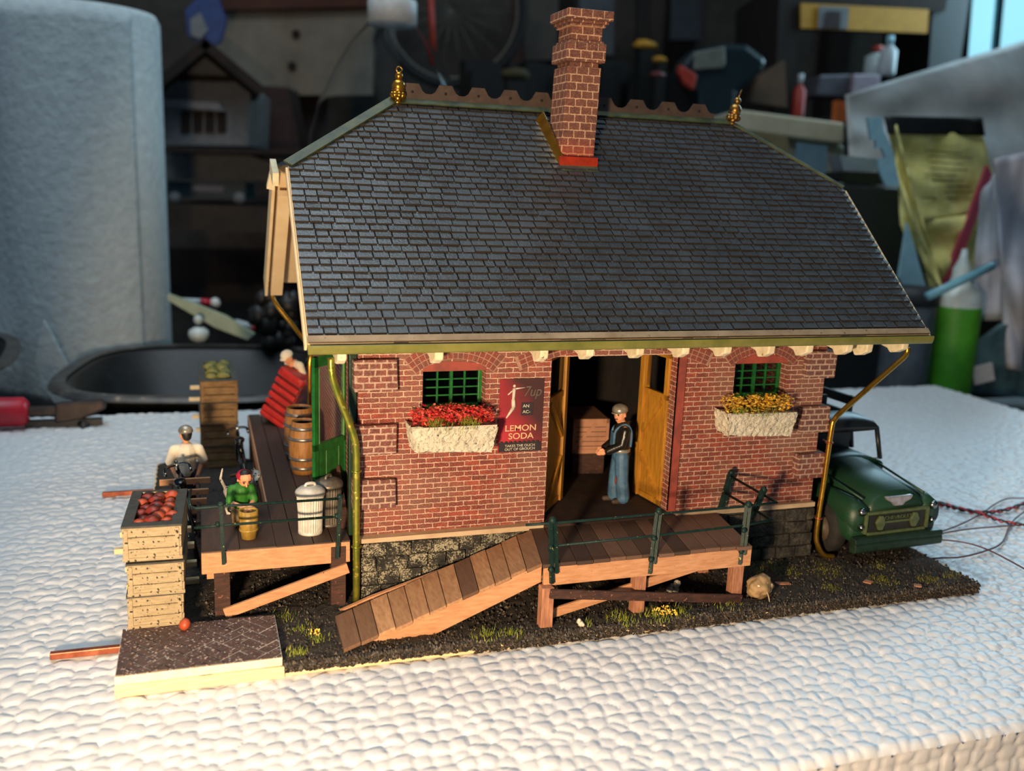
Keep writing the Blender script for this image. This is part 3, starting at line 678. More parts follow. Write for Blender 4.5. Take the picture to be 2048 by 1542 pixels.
# ------------------------------------------------------------------ roof
RO = (9, 6.5, 9)
roof = thing('slate_roof', 'long dark slate roof with clipped gables, chimney and brass finials', 'roof', RO)
EX0, EX1, EY, EZ = -1.8, 20.12, -2.12, 8.98; RX0, RX1, RY, RZ = 2.35, 16.28, 6.5, 16.46; CYf, CZ = 3.6, 13.96
sl = Vector((0, RY-EY, RZ-EZ)); SL = sl.length; sl.normalize(); nf = Vector((0, -sl.z, sl.y)); kc = (CYf-EY)/(RY-EY)*SL
def shingles(front):
    mb = MB(RO); rows = 37; ph = SL/rows
    for r_ in range(rows):
        s0 = ph*r_; s1 = s0+ph*1.08
        sm_ = min(s0+ph*.5, SL)
        if sm_ < kc: xa, xb = EX0, EX1
        else: k = (sm_-kc)/(SL-kc); xa = EX0+(RX0-EX0)*k; xb = EX1+(RX1-EX1)*k
        x = xa+U(-.3, 0) if sm_ < kc else xa
        x = max(x, xa)
        wob = U(0, 6)
        while x < xb-.05:
            w_ = U(.36, .66); x1 = min(x+w_, xb); g_ = U(.012, .045); t_ = R(); ds = U(-.012, .012)+.012*math.sin(x*1.3+wob); h0 = .088+U(-.01, .016); h1 = .0
            pts = []
            for xx in (x+g_, x1-g_*.5):
                for s_, h_ in ((s0+ds, h0), (s0+ds, h0-.075), (min(s1, SL), h1), (min(s1, SL), h1+.03)):
                    pts.append(Vector((xx, EY, EZ))+sl*s_+nf*h_)
            if not front: pts = [Vector((p.x, 2*RY-p.y, p.z)) for p in pts]
            mb.add(pts, [(0, 3, 7, 4), (0, 4, 5, 1), (0, 1, 2, 3), (4, 7, 6, 5)], t_)
            x = x1
    return mb
mb = shingles(True); m2 = shingles(False)
mb.v += m2.v; n0 = len(mb.v)-len(m2.v); mb.f += [[i+n0 for i in f] for f in m2.f]; mb.c += m2.c; mb.sm += m2.sm
mb.build('slate_courses', M_slate, roof)
for ex, rx_ in ((EX0, RX0), (EX1, RX1)):                               # hips at both ends
    mb = MB(RO); mb.add([(ex, CYf, CZ+.05), (ex, 2*RY-CYf, CZ+.05), (rx_, RY, RZ+.05)], [(0, 1, 2)], .3); mb.build('hip_slates', M_slate, roof)
mb = MB(RO)
def slab(yf):
    P = [(EX0, EY, EZ), (EX1, EY, EZ), (EX1, CYf, CZ), (RX1, RY, RZ), (RX0, RY, RZ), (EX0, CYf, CZ)]
    P = [Vector(p) if yf else Vector((p[0], 2*RY-p[1], p[2])) for p in P]
    Q = [p-Vector((0, 0, .16)) for p in P]; n = 6
    mb.add(P+Q, [tuple(range(n)), tuple(range(2*n-1, n-1, -1))]+[(i, i+n, (i+1) % n+n, (i+1) % n) for i in range(n)])
slab(True); slab(False); mb.build('roof_deck', M_bcream, roof)
mb = MB(RO)
for yf in (1, 0):
    P = [Vector(p)+Vector((0, 0, .012)) for p in ((EX0+.03, EY+.05, EZ+.04), (EX1-.03, EY+.05, EZ+.04), (EX1-.03, CYf, CZ), (RX1, RY, RZ), (RX0, RY, RZ), (EX0+.03, CYf, CZ))]
    mb.add([p if yf else Vector((p.x, 2*RY-p.y, p.z)) for p in P], [tuple(range(6))])
mb.build('gap_shade_sheet', mat('gap_shade_black', '#0c0a08', '#120f0c', 4, .9, 0), roof)  # black sheet added under the slates, painting deep shade into their gaps
for ex, s_ in ((EX0, -1), (EX1, 1)):                                   # rake boards on the gables
    mb = MB(RO)
    mb.beam((ex+s_*.05, EY+.05, EZ-.12), (ex+s_*.05, CYf, CZ-.12), .07, .24)
    mb.build('rake_board', M_bcream, roof); mb = MB(RO)
    mb.beam((ex+s_*.05, 2*RY-EY-.1, EZ-.35), (ex+s_*.05, 2*RY-CYf+.2, CZ-.35), .12, 1.0)
    mb.build('rake_board', M_bcream, roof); mb = MB(RO)
    mb.beam((ex-s_*.35, 2*RY-EY-1.0, EZ-.5), (ex-s_*.35, 2*RY-CYf, CZ-1.0), .5, .3); mb.build('gable_strut', M_bcream, roof)
mb = MB(RO)
mb.obox((-1.95, 7.6, 13.75), (.22, 1.5, .5), (.35, 0, 0)); mb.obox((-1.95, 8.9, 13.45), (.28, .5, .6), (.3, .2, 0)); mb.build('splintered_block', M_rot, roof)
# eaves: cream starter strip, fascia, gutter
MB(RO).add([Vector((x, EY, EZ))+sl*s_+nf*h_ for x in (EX0, EX1) for s_, h_ in ((-.02, .05), (-.02, .12), (.2, .13), (.2, .05))], [(0, 1, 2, 3), (7, 6, 5, 4), (0, 4, 5, 1), (1, 5, 6, 2), (2, 6, 7, 3), (3, 7, 4, 0)]).build('starter_strip', mat('weathered_strip', '#94846a', '#7a6a52', 1, .6, .3, speck='#2b2218', sp_amt=.7, sp_scale=8), roof)
MB(RO).box(EX0+.05, EX1-.02, EY-.03, EY+.1, 8.9, 8.97).build('fascia', M_cream, roof)
MB(RO).box(EX0+.02, EX1-.04, EY-.08, EY+.1, 9.0, 9.06).build('drip_edge', mat('drip_dark', '#3a3020', '#2a2418', 2, .4, .2), roof)
mb = MB(RO)                                                            # half-round gutter
prof = [(-.2+.2*math.cos(a), .21*math.sin(a)) for a in [PI+PI*i/10 for i in range(11)]]
prof = [(EY-.1+.12*math.cos(a)-.0, 8.94+.27*math.sin(a)) for a in [PI+PI*i/12 for i in range(13)]]
inn = [(y_*1.0+.0+(.02 if y_ < EY-.1 else -.02), z_+.02) for y_, z_ in prof[::-1]]
mb.prism(prof+inn, 'x', EX0, EX1+.08); mb.build('gutter', M_gutter, roof)
for x in (-.75, 2.2, 5.62, 7.2, 8.98, 10.65, 12.25, 13.95, 15.5, 17.15, 18.0, 19.55):
    j = U(-.05, .05); mb = MB(RO)
    mb.prism([(-1.75, 8.72), (-1.7, 8.35+j), (-1.35, 8.18+j), (-1.05, 8.12+j), (-.9, 8.28), (-.5, 8.35), (-.1, 8.6), (0, 9.3), (-1.2, 9.2)], 'x', x-.14, x+.14)
    mb.build('rafter_tail', M_rot, roof, bevel=.05)
# hip and ridge flashing
mb = MB(RO)
for ex, rx_ in ((EX0, RX0), (EX1, RX1)):
    w_ = .19 if ex < 0 else .08
    mb.beam((ex, CYf, CZ+.1), (rx_, RY-.02, RZ+.12), w_*2, .07, upv=(.0, -.6, 1))
mb.beam((RX0, RY-.12, RZ+.06), (RX1, RY-.12, RZ+.06), .34, .05, upv=(0, -.7, 1)); mb.build('flashing', M_flash, roof)
mb = MB(RO)                                                            # pierced scalloped cresting
def crest(xa, xb, z0, n):
    pts = []; px_ = (xb-xa)/n
    for i in range(n):
        a = xa+i*px_; pts += [(a, .27), (a+px_*.08, .28), (a+px_*.18, .36), (a+px_*.3, .62), (a+px_*.68, .62), (a+px_*.8, .36), (a+px_*.9, .28)]
    pts.append((xb, .3)); 
    top = [(x, z0+h_) for x, h_ in pts]
    for (a, za), (b, zb_) in zip(top, top[1:]):
        mb.add([(a, RY-.03, z0), (b, RY-.03, z0), (b, RY-.03, zb_), (a, RY-.03, za), (a, RY+.03, z0), (b, RY+.03, z0), (b, RY+.03, zb_), (a, RY+.03, za)], [(0, 1, 2, 3), (7, 6, 5, 4), (3, 2, 6, 7), (0, 3, 7, 4), (1, 5, 6, 2)])
    return [xa+px_*(i+.49) for i in range(n)]
h1 = crest(2.35, 8.7, RZ+.08, 5); h2 = crest(10.0, 15.6, RZ+.06, 4); mb.build('ridge_cresting', M_crest, roof)
mb = MB(RO)
for x in h1+h2: mb.tube([(x, RY-.045, RZ+.4), (x, RY-.02, RZ+.4)], .055, 8)
mb.build('cresting_holes', M_dark, roof)
def finial(x, tilt, m, ringed):
    f_ = MB((x, RY-.1, RZ)); 
    f_.x = Matrix.Translation((x, RY-.1, RZ)) @ Euler((0, tilt, 0)).to_matrix().to_4x4()
    f_.lathe([(.2, -.05), (.14, .04), (.1, .1), (.2, .16), (.1, .2)], n=20)
    for k in range(8): a = 2*PI*k/8; f_.ball((.2*math.cos(a), .2*math.sin(a), .24), .12, 8, sc=(1, 1, 1.1))
    f_.ball((0, 0, .56), .25, 18); f_.lathe([(.18, .34), (.26, .42), (.2, .47)], n=18); f_.ball((0, 0, .92), .15, 16)
    if ringed: f_.ring((0, 0, 1.14), .1, .025, (0, 1, 0), 16, 6)
    else: f_.tube([(0, 0, 1.0), (0.08, 0, 1.4)], .03, 8)
    o = f_.build('finial', m, None); o.parent = roof; o.location = (Vector((x, RY-.1, RZ))-Vector(RO))*S
finial(2.42, .03, M_brass, True); finial(16.42, .18, M_goldd, False)
# chimney: brick stack leaning out of the front slope
CH = MB(RO)
def frus(z0, z1, a, b=None, zl=0):
    b = b or a; c0 = ch_axis(z0); c1 = ch_axis(z1)
    vs = [(c0[0]+sx_*a[0], c0[1]+sy_*a[1], z0) for sx_, sy_ in ((-1, -1), (1, -1), (1, 1), (-1, 1))]+[(c1[0]+sx_*b[0], c1[1]+sy_*b[1], z1) for sx_, sy_ in ((-1, -1), (1, -1), (1, 1), (-1, 1))]
    CH.add(vs, [(3, 2, 1, 0), (4, 5, 6, 7), (0, 1, 5, 4), (1, 2, 6, 5), (2, 3, 7, 6), (3, 0, 4, 7)])
def ch_axis(z): return (8.74+(z-14.2)*.035, 4.95)
hw, hd = .66, .72
frus(13.2, 17.95, (hw, hd)); frus(17.95, 18.12, (hw-.1, hd-.06)); frus(18.12, 18.78, (hw+.1, hd+.08)); frus(18.78, 18.88, (hw+.02, hd)); frus(18.88, 19.35, (hw-.05, hd-.06))
frus(19.35, 19.45, (hw+.04, hd+.04)); frus(19.45, 19.56, (hw+.12, hd+.1)); frus(19.56, 19.9, (hw+.24, hd+.2))
cho = CH.build('chimney', M_chim, roof, bevel=.03)
MB(RO).box(8.6, 9.3, 4.6, 5.3, 19.87, 19.92).build('flue_opening', M_dark, cho)
mb = MB(RO); fy = lambda y_: EZ+(y_-EY)*sl.z/sl.y
mb.beam((8.72-hw-.03, 4.15, fy(4.1)+.2), (8.72-hw-.25, 5.9, fy(5.9)+.32), .42, .05, upv=(-.9, -.4, .3))
mb.build('step_flashing', M_brass, cho)
mb = MB(RO); mb.obox((8.76, 4.1, fy(4.1)+.2), (1.5, .12, .34), (0, 0, 0)); mb.build('red_flashing', mat('flashing_red', '#c43c1c', '#a8341a', 3, .35, .1, metal=.3), cho)
mb = MB(RO); mb.obox((8.76, 3.98, fy(3.9)+.12), (1.5, .06, .3), (-.8, 0, 0)); mb.build('apron_flashing', M_flash, cho)

# ------------------------------------------------------------------ downspouts
def downspout(label, pts, m, clips, r=.105):
    o0 = pts[-1]; T = thing('downspout', label, 'downspout', o0)
    MB(o0).tube(bez(pts, 6), r, 12).build('pipe', m, T)
    for c in clips: MB(o0).ring(c, r+.025, .035, (0, 0, 1), 14, 6).tube([Vector(c)+Vector((0, .0, 0)), Vector(c)+Vector((.0, .4, 0))], .03, 6).build('bracket', M_copper if 'right' in label else m, T)
downspout('greenish brass downspout on the left corner of the brick wall', [(-.98, -.95, 8.33), (-.93, -.95, 7.7), (-.62, -.88, 6.8), (-.27, -.75, 5.85), (-.17, -.68, 5.3), (-.14, -.6, 4.2), (-.12, -.5, 2.2), (-.1, -.45, .05)], M_brassg, [(-.14, -.6, 4.6), (-.11, -.48, 2.0)], .115)
downspout('brass downspout bending back to the right corner near the truck', [(20.78, -.42, 8.2), (20.72, -.42, 7.9), (20.2, -.42, 7.45), (18.2, -.42, 5.85), (17.85, -.42, 5.5), (17.75, -.42, 5.1), (17.68, -.42, 3.0), (17.6, -.42, 1.1), (17.68, -.5, .5), (17.95, -.6, .12), (18.35, -.65, .05)], M_brass, [(17.73, -.42, 4.6), (17.63, -.42, 1.6)], .1)
downspout('brass downspout hanging off the rear eave at the left', [(-1.62, 14.7, 8.9), (-1.6, 14.65, 8.3), (-1.4, 14.5, 7.85), (-.6, 14.1, 6.8), (-.05, 13.4, 6.0), (-.1, 13.2, 5.2), (-.1, 13.2, 2.2)], M_brass, [(-.1, 13.2, 4.6)], .1)

# ------------------------------------------------------------------ loading platform and ramp in front of the freight door
PO = (9, -1.8, 0)
plat = thing('loading_platform', 'wooden loading platform on posts in front of the open freight door', 'platform', PO)
def plank_row(mb, pts0, pts1, n, th_, tint_fn, gap=.03, jit=.06):   # planks between two edge lines (front edge, back edge)
    a0, a1 = map(Vector, pts0); b0, b1 = map(Vector, pts1)
    for i in range(n):
        u0, u1 = (i+gap*.5)/n, (i+1-gap*.5)/n; j = U(-jit, jit)
        f0, f1, g0, g1 = a0.lerp(a1, u0), a0.lerp(a1, u1), b0.lerp(b1, u0), b0.lerp(b1, u1)
        d = (g0-f0).normalized()*j; zj = Vector((0, 0, U(-.015, .015))); dn = Vector((0, 0, -th_))
        P = [f0-d, f1-d, g1, g0]; P = [p+zj for p in P]; Q = [p+dn for p in P]
        mb.add(P+Q, [(0, 1, 2, 3), (7, 6, 5, 4), (0, 4, 5, 1), (1, 5, 6, 2), (2, 6, 7, 3), (3, 7, 4, 0)], tint_fn(i))
mb = MB(PO); plank_row(mb, ((5.28, -3.36, 2.06), (12.78, -3.4, 2.06)), ((5.9, -.16, 2.06), (13.3, -.16, 2.06)), 13, .13, lambda i: U(.2, 1)); mb.build('deck_planks', M_plankd, plat, bevel=.012)
MB(PO).box(5.36, 12.85, -3.32, -3.18, 1.3, 1.93).build('fascia_board', M_wood, plat, bevel=.015)
MB(PO).box(12.7, 12.85, -3.3, -.3, 1.3, 1.9).build('end_joist', M_wood, plat)
for x in (7.2, 9.0, 10.9): MB(PO).box(x-.1, x+.1, -3.1, -.3, 1.55, 1.93).build('joist', M_darkwood, plat)
for x, y in ((5.42, -3.42), (8.78, -3.1), (12.48, -3.05), (5.6, -.5), (9.2, -.7), (12.6, -.6)): MB(PO).box(x-.2, x+.2, y-.18, y+.2, -.1, 1.35 if y < -3.3 else 1.9).build('leg', M_woodz, plat, bevel=.02)
mb = MB(PO); mb.beam((5.45, -3.68, 1.2), (12.6, -3.35, .12), .1, .3); mb.build('brace', M_darkwood, plat, bevel=.015)
mb = MB(PO); mb.beam((5.6, -3.1, .2), (12.6, -2.8, 1.55), .1, .32); mb.build('brace', M_wood, plat, bevel=.015)
RP = (2.2, -2.2, .5)
ramp = thing('wooden_ramp', 'sloping plank ramp climbing to the loading platform', 'ramp', RP)
mb = MB(RP); plank_row(mb, ((-.98, -3.72, .1), (5.3, -3.25, 2.1)), ((-.94, -1.45, .1), (5.92, -.45, 2.1)), 12, .12, lambda i: [.75, .7, 0, .25, .1, .2, .15, .85, .15, .35, .3, .6][i], .05)
mb.build('ramp_planks', M_plank, ramp, bevel=.012)
mb = MB(RP); mb.prism([(.3, .38), (5.33, 1.97), (5.33, 1.38), (1.9, -.02), (-.75, -.05), (-.7, .02)], 'y', -3.16, -3.02); mb.build('side_stringer', M_wood, ramp, bevel=.015)
mb = MB(RP); mb.prism([(.3, .38), (5.6, 1.97), (5.6, 1.38), (1.9, -.02), (-.7, .0)], 'y', -.9, -.76); mb.build('side_stringer', M_wood, ramp)

def rail_tubes(parent, o, paths, r=.055):
    for p in paths: MB(o).tube(p, r, 8).build('rail', M_rail, parent)
RF = (9, -3.3, 1.4)
fr = thing('pipe_railing', 'dark green pipe railing along the loading platform in front of the freight door', 'railing', RF)
for (xb, xt, yb, yt) in ((5.66, 5.6, -3.42, -3.2), (9.08, 9.32, -3.42, -3.15), (12.45, 12.66, -3.4, -3.15)):
    mb = MB(RF); mb.beam((xb-.07, yb, 1.42), (xt-.07, yt, 3.42), .11, .12); mb.beam((xb+.08, yb, 1.75), (xt+.08, yt, 3.4), .1, .1); mb.ball((xt, yt, 3.45), .13, 10)
    for z in (1.9, 2.6): k = (z-1.42)/2; mb.ball((xb+(xt-xb)*k-.1, yb+(yt-yb)*k-.05, z), .1, 8, nz=.25)
    mb.build('post', M_rail, fr)
for (xb, yb, zb_, xt, yt, zt_) in ((13.45, -2.05, 2.4, 13.6, -2.5, 3.7), (13.3, -.35, 2.3, 13.5, -.5, 3.7)):
    mb = MB(RF); mb.beam((xb, yb, zb_), (xt, yt, zt_), .11, .11, upv=(1, 0, 0)); mb.beam((xb+.16, yb, zb_), (xt+.14, yt, zt_), .08, .08, upv=(1, 0, 0)); mb.ball((xt+.05, yt, zt_), .11, 8, nz=.2); mb.build('post', M_rail, fr)
rail_tubes(fr, RF, [[(4.75, -3.1, 3.32), (5.6, -3.18, 3.34), (9.3, -3.14, 3.36), (12.66, -3.12, 3.38), (13.8, -3.1, 3.42), (13.55, -.5, 3.55)],
                    [(5.6, -3.28, 2.62), (9.2, -3.25, 2.66), (12.6, -3.22, 2.74), (13.6, -3.2, 2.85), (13.4, -.5, 2.9)]], .045)
# ------------------------------------------------------------------ boardwalk on the left side
BW = (-2.4, 2, 0)
bw_ = thing('boardwalk', 'dark plank boardwalk on posts running back along the left wall', 'platform', BW)
mb = MB(BW)
x = -4.88
for w_ in (1.15, 1.12, .0,):
    if w_: mb.box(x, x+w_-.02, -.35+U(-.03, .03), 4.0, 2.03, 2.17, U(0, 1)); x += w_
x = -2.62
for w_ in (.56, .62, .6, .58): mb.box(x, x+w_-.025, -.35+U(-.03, .03), 17.0, 2.03, 2.17, U(0, 1)); x += w_
mb.build('deck_planks', M_deckd, bw_, bevel=.012)
MB(BW).box(-4.9, -.3, -.42, -.28, 1.46, 2.14, j=.012).build('fascia_board', M_wood, bw_, bevel=.015)
MB(BW).box(-2.68, -2.6, 4.0, 17, 1.6, 2.14).build('side_board', M_wood, bw_)
MB(BW).box(-4.9, -4.8, -.3, 4.0, 1.5, 2.05).build('side_board', M_darkwood, bw_)
for x, y in ((-4.3, -.25), (-.68, -.3), (-4.5, 3.6), (-2.4, 5), (-2.4, 9), (-2.4, 13), (-2.4, 16.6)): MB(BW).box(x-.24, x+.24, y-.14, y+.2, -.1, 2.02).build('leg', M_darkwood if y < 0 else M_woodz, bw_, bevel=.02)
MB(BW).box(-4.75, -4.45, -.2, .2, 1.2, 1.5).build('joist', M_wood, bw_); MB(BW).box(-2.75, -2.5, -.2, 3, 1.3, 1.5).build('joist', M_darkwood, bw_)
mb = MB(BW); mb.beam((-4.25, -.5, .12), (-.38, -.5, 1.3), .12, .34); mb.build('brace', M_wood, bw_, bevel=.015)
RL = (-2.6, -.45, 1.7)
lr = thing('pipe_railing', 'dark green pipe railing in front of the trash cans at the boardwalk end', 'railing', RL)
for xb, xt, m in ((-4.24, -4.28, 1.85), (-.74, -.64, 1.72)):
    mb = MB(RL); mb.beam((xb, -.5, m-.05), (xt, -.5, 3.72), .11, .19, upv=(0, 1, 0)); mb.ball((xt-.0, -.5, 3.74), .12, 10, sc=(1, .8, .8)); mb.ball((xt-.1, -.5, 3.1), .09, 8, nz=.2); mb.build('post', M_rail, lr)
rail_tubes(lr, RL, [[(-.64, -.5, 3.68), (-4.28, -.5, 3.68), (-5.0, -.5, 3.66), (-5.16, -.4, 3.7), (-5.2, -.1, 3.85), (-5.15, .6, 3.9)], [(-.66, -.5, 3.08), (-4.26, -.5, 3.06), (-5.08, -.5, 3.04)]], .045)

# ------------------------------------------------------------------ barrels, cans, bucket, plank
def barrel(label, loc, h=2.3, r=.62, lid=False):
    T = thing('barrel', label, 'barrel', loc, group='oak barrels beside the green door')
    pr = [(r*.80, 0), (r*.92, h*.2), (r, h*.5), (r*.92, h*.8), (r*.8, h), (r*.72, h), (r*.72, h*.94), (0, h*.94)]
    MB().lathe(pr, n=28, ribs=-.012).build('staves', M_barrel, T)
    for z, k in ((.12, .87), (.3, .955), (.68, .965), (.88, .88)):
        MB().lathe([(r*k, h*z-.07), (r*k+.025, h*z-.06), (r*k+.025, h*z+.06), (r*k, h*z+.07)], n=28).build('hoop', M_hoop, T)
    MB().lathe([(0, h*.945), (r*.72, h*.945)], n=24).build('head', M_darkwood, T)
barrel('oak barrel partly behind the green door glass, nearer of the two', (-.98, 7.3, 2.17), 2.1, .58)
barrel('oak barrel standing farther back on the boardwalk, behind the nearer barrel', (-.95, 9.2, 2.17), 2.2, .64)
def can(label, loc, m, h=1.5, r=.5, rz=0):
    T = thing('trash_can', label, 'trash can', loc, (0, 0, rz), group='metal trash cans on the boardwalk')
    MB().lathe([(r*.82, 0), (r*.88, .06), (r*.9, h*.5), (r, h-.04), (r*.96, h), (r*.9, h)], n=60, ribs=-.05, smooth=False).build('body', m, T)
    MB().lathe([(r*.9, 0), (r*.9, .07), (r*.85, .09)], n=40).build('base_ring', m, T)
    l = MB().lathe([(r*1.08, h-.08), (r*1.1, h), (r*1.04, h+.06), (r*.8, h+.15), (r*.4, h+.22), (0, h+.2)], n=40).build('lid', m, T)
    MB().tube(bez([(-.16, 0, h+.14), (-.13, 0, h+.28), (.13, 0, h+.28), (.16, 0, h+.14)], 4), .05, 8).build('handle', m, l)
can('bright ribbed metal trash can with lid, nearest the railing', (-1.45, .68, 2.17), M_zinc, 1.4, .45, .2)
can('dull grey metal trash can with lid, behind the bright one', (-.78, 1.35, 2.17), M_zincd, 1.42, .46, .9)
T = thing('wooden_bucket', 'small yellow wooden bucket on the boardwalk by the crouching child', 'bucket', (-3.42, .6, 2.17))
MB().lathe([(.24, 0), (.3, .5), (.31, .93), (.27, .95), (.24, .9), (.22, .1), (0, .1)], n=24, ribs=-.02).build('staves', M_bucket, T)
for z in (.3, .75): MB().lathe([(.285+.02*z, z-.04), (.3+.02*z, z-.03), (.3+.02*z, z+.03), (.285+.02*z, z+.04)], n=24).build('hoop', M_bucket, T)
mb = MB((-.35, 1.2, 2.2)); mb.beam((-.3, .7, 2.2), (-.42, 2.6, 4.1), .28, .07); o = mb.build('leaning_plank', M_darkwood); tag(o, 'dark plank leaning in the corner behind the trash cans', 'plank')

# ------------------------------------------------------------------ crates of produce
CR = {}
def make_crate(w_, d_, h_, m):
    T = thing('produce_crate', '', 'crate', (0, 0, 0)); t_ = .13
    def wall(x0, x1, y0, y1, nm='side_panel'):
        mb = MB(); n = 3
        for k in range(n): mb.box(x0+U(-.012, .012), x1+U(-.012, .012), y0, y1, h_*k/n+.012, h_*(k+1)/n-.012, 0, .008)
        mb.build(nm, m, T, bevel=.015)
    wall(0, w_, 0, t_, 'front_panel'); wall(0, w_, d_-t_, d_, 'back_panel'); wall(0, t_, t_, d_-t_); wall(w_-t_, w_, t_, d_-t_)
    MB().box(t_, w_-t_, t_, d_-t_, .02, .12).build('crate_floor', m, T)
    mb = MB()
    mb.box(.04, .14, -.04, .0, .1, h_-.1).box(w_-.16, w_-.06, -.04, .0, .1, h_-.1).box(-.02, w_+.02, -.03, 0, 0, .1); mb.build('corner_strip', m, T)
    MB().box(-.03, w_+.03, -.03, .3, h_-.06, h_).box(-.03, w_+.03, d_-.12, d_+.03, h_-.06, h_).box(-.03, .27, .3, d_-.12, h_-.06, h_).box(w_-.27, w_+.03, .3, d_-.12, h_-.06, h_).build('rim', M_cratei, T)
    return T
def setup(T, label, loc, rz, group):
    T['label'] = label; T['group'] = group; T.location = Vector(loc)*S; T.rotation_euler = (0, 0, rz); return T
g1 = 'speckled crates stacked on the brick pad'; g2 = 'brown crates stacked on the ground behind the man in the white shirt'
a = make_crate(1.58, 3.2, 1.04, M_crate)
setup(a, 'speckled tan crate on the brick pad, lowest of its stack', (-7.02, -1.12, .22), .0, g1)
b = setup(copy_tree(a), 'speckled tan crate in the middle of the stack on the brick pad', (-6.98, -1.16, 1.27), -.02, g1)
c_ = setup(copy_tree(a), 'speckled tan crate heaped with red tomatoes, topmost on the brick pad', (-7.06, -1.2, 2.4), -.04, g1); c_.scale = (1.03, 1.02, 1.05)
a2 = make_crate(1.66, 4.6, 1.05, M_crated)
setup(a2, 'brown crate standing on the ground, lowest of the rear stack', (-4.86, 15.6, 0), .0, g2)
for k, (z, l) in enumerate(((1.06, 'second brown crate from the bottom of the rear stack'), (2.12, 'third brown crate from the bottom of the rear stack'), (3.19, 'brown crate of green cabbages, topmost of the rear stack'))):
    q = setup(copy_tree(a2), l, (-4.86+.03*k, 15.6-.05*k, z), [.01, -.01, .02][k], g2)
tom = MB().ball((0, 0, 0), .25, 14, 0, (1, 1, .85), .03).build('tomato', M_tom); tag(tom, '', 'tomato', 'tomatoes in the top crate')
tom2 = MB().ball((0, 0, 0), .25, 14, .75, (1, 1, .85), .03).build('tomato', M_tom); tag(tom2, '', 'tomato', 'tomatoes in the top crate'); used = set()
rown = ('front', 'second', 'third', 'fourth', 'fifth', 'back')
for j in range(6):
    for i in range(3):
        src = tom2 if (i*5+j*3) % 4 == 0 or i == 2 else tom; o = src if src.name not in used else src.copy()
        if src.name in used: COL.objects.link(o)
        used.add(src.name); o.location = Vector((-6.6+i*.37+U(-.05, .05)+(.1 if j % 2 else 0), -.72+j*.47+U(-.06, .06), 3.3+U(-.03, .08)))*S; o.scale = [U(.85, 1.1)]*3; o.rotation_euler = (U(0, 1), U(0, 1), U(0, 6))
        o['label'] = f"{'orange red' if src is tom2 else 'dark red'} tomato in the {rown[j]} row of the top crate, {('left', 'middle', 'right')[i]}"
o = tom2.copy(); COL.objects.link(o); o.location = Vector((-5.42, -1.55, .4))*S; tag(o, 'single tomato fallen on the brick pad beside the crates', 'tomato'); del o['group']; o.scale = (.75,)*3
cb = MB().ball((0, 0, 0), .36, 14, 0, (1, 1, .8), .06).build('cabbage', M_cab); tag(cb, '', 'cabbage', 'cabbages in the rear crate'); first = True
for i in range(2):
    for j in range(5):
        o = cb if first else cb.copy()
        if not first: COL.objects.link(o)
        first = False; o.location = Vector((-4.3+i*.55+U(-.05, .05), 16.4+j*.75+U(-.08, .08), 4.05+U(0, .1)))*S; o.rotation_euler = (U(0, 1), U(0, 1), U(0, 6))
        o['label'] = f"green cabbage in the {('left', 'right')[i]} column of the rear crate, {('frontmost', 'second', 'third', 'fourth', 'rearmost')[j]}"
def rack(label, loc, slats, up_):
    T = thing('slatted_rack', label, 'rack', loc)
    for x0, x1, z in slats: MB(loc).box(x0, x1, loc[1]-.12, loc[1]+.12, z-.09, z+.09).build('slat', M_bcream, T, bevel=.02)
    for x in up_: MB(loc).box(x-.08, x+.08, loc[1]+.12, loc[1]+.28, loc[2], max(s_[2] for s_ in slats)+.1).build('upright', M_darkwood, T)
rack('pale slats poking out either side of the crate stack on the brick pad', (-6.2, 2.3, 0), [(-7.42, -5.2, 1.97), (-7.62, -5.12, 1.4), (-7.32, -5.06, .75), (-7.3, -5.0, .12)], (-6.8, -5.6))
rack('pale slats poking out left of the rear crate stack', (-4.2, 21.0, 0), [(-5.33, -3.4, 2.72), (-5.4, -3.4, 2.11), (-5.27, -3.4, 1.17), (-5.12, -3.4, .45)], (-4.7, -3.7))
T = thing('slatted_handcart', 'tan slatted handcart in front of the man in the white shirt', 'cart', (-5.5, 7.6, 0))
for x0, x1, y, z in ((-6.4, -4.52, 7.9, 1.86), (-6.3, -4.6, 7.6, 1.5), (-6.2, -4.68, 7.35, 1.2), (-6.1, -4.8, 7.1, .92)):
    MB((-5.5, 7.6, 0)).box(x0, x1, y-.05, y+.05, z-.12, z+.12).build('slat', M_wood, T, bevel=.02)
for x in (-6.0, -5.0): mb = MB((-5.5, 7.6, 0)); mb.beam((x, 6.6, .3), (x, 8.1, 2.0), .12, .14); mb.box(x-.08, x+.08, 8.0, 8.15, 0, 1.9); mb.build('side_rail', M_darkwood, T)
for x in (-6.2, -4.85): MB((-5.5, 7.6, 0)).lathe([(.05, -.05), (.4, -.05), (.4, .05), (.05, .05)], (x, 6.9, .4), 20, rot=(0, PI/2, 0)).build('wheel', M_darkwood, T)

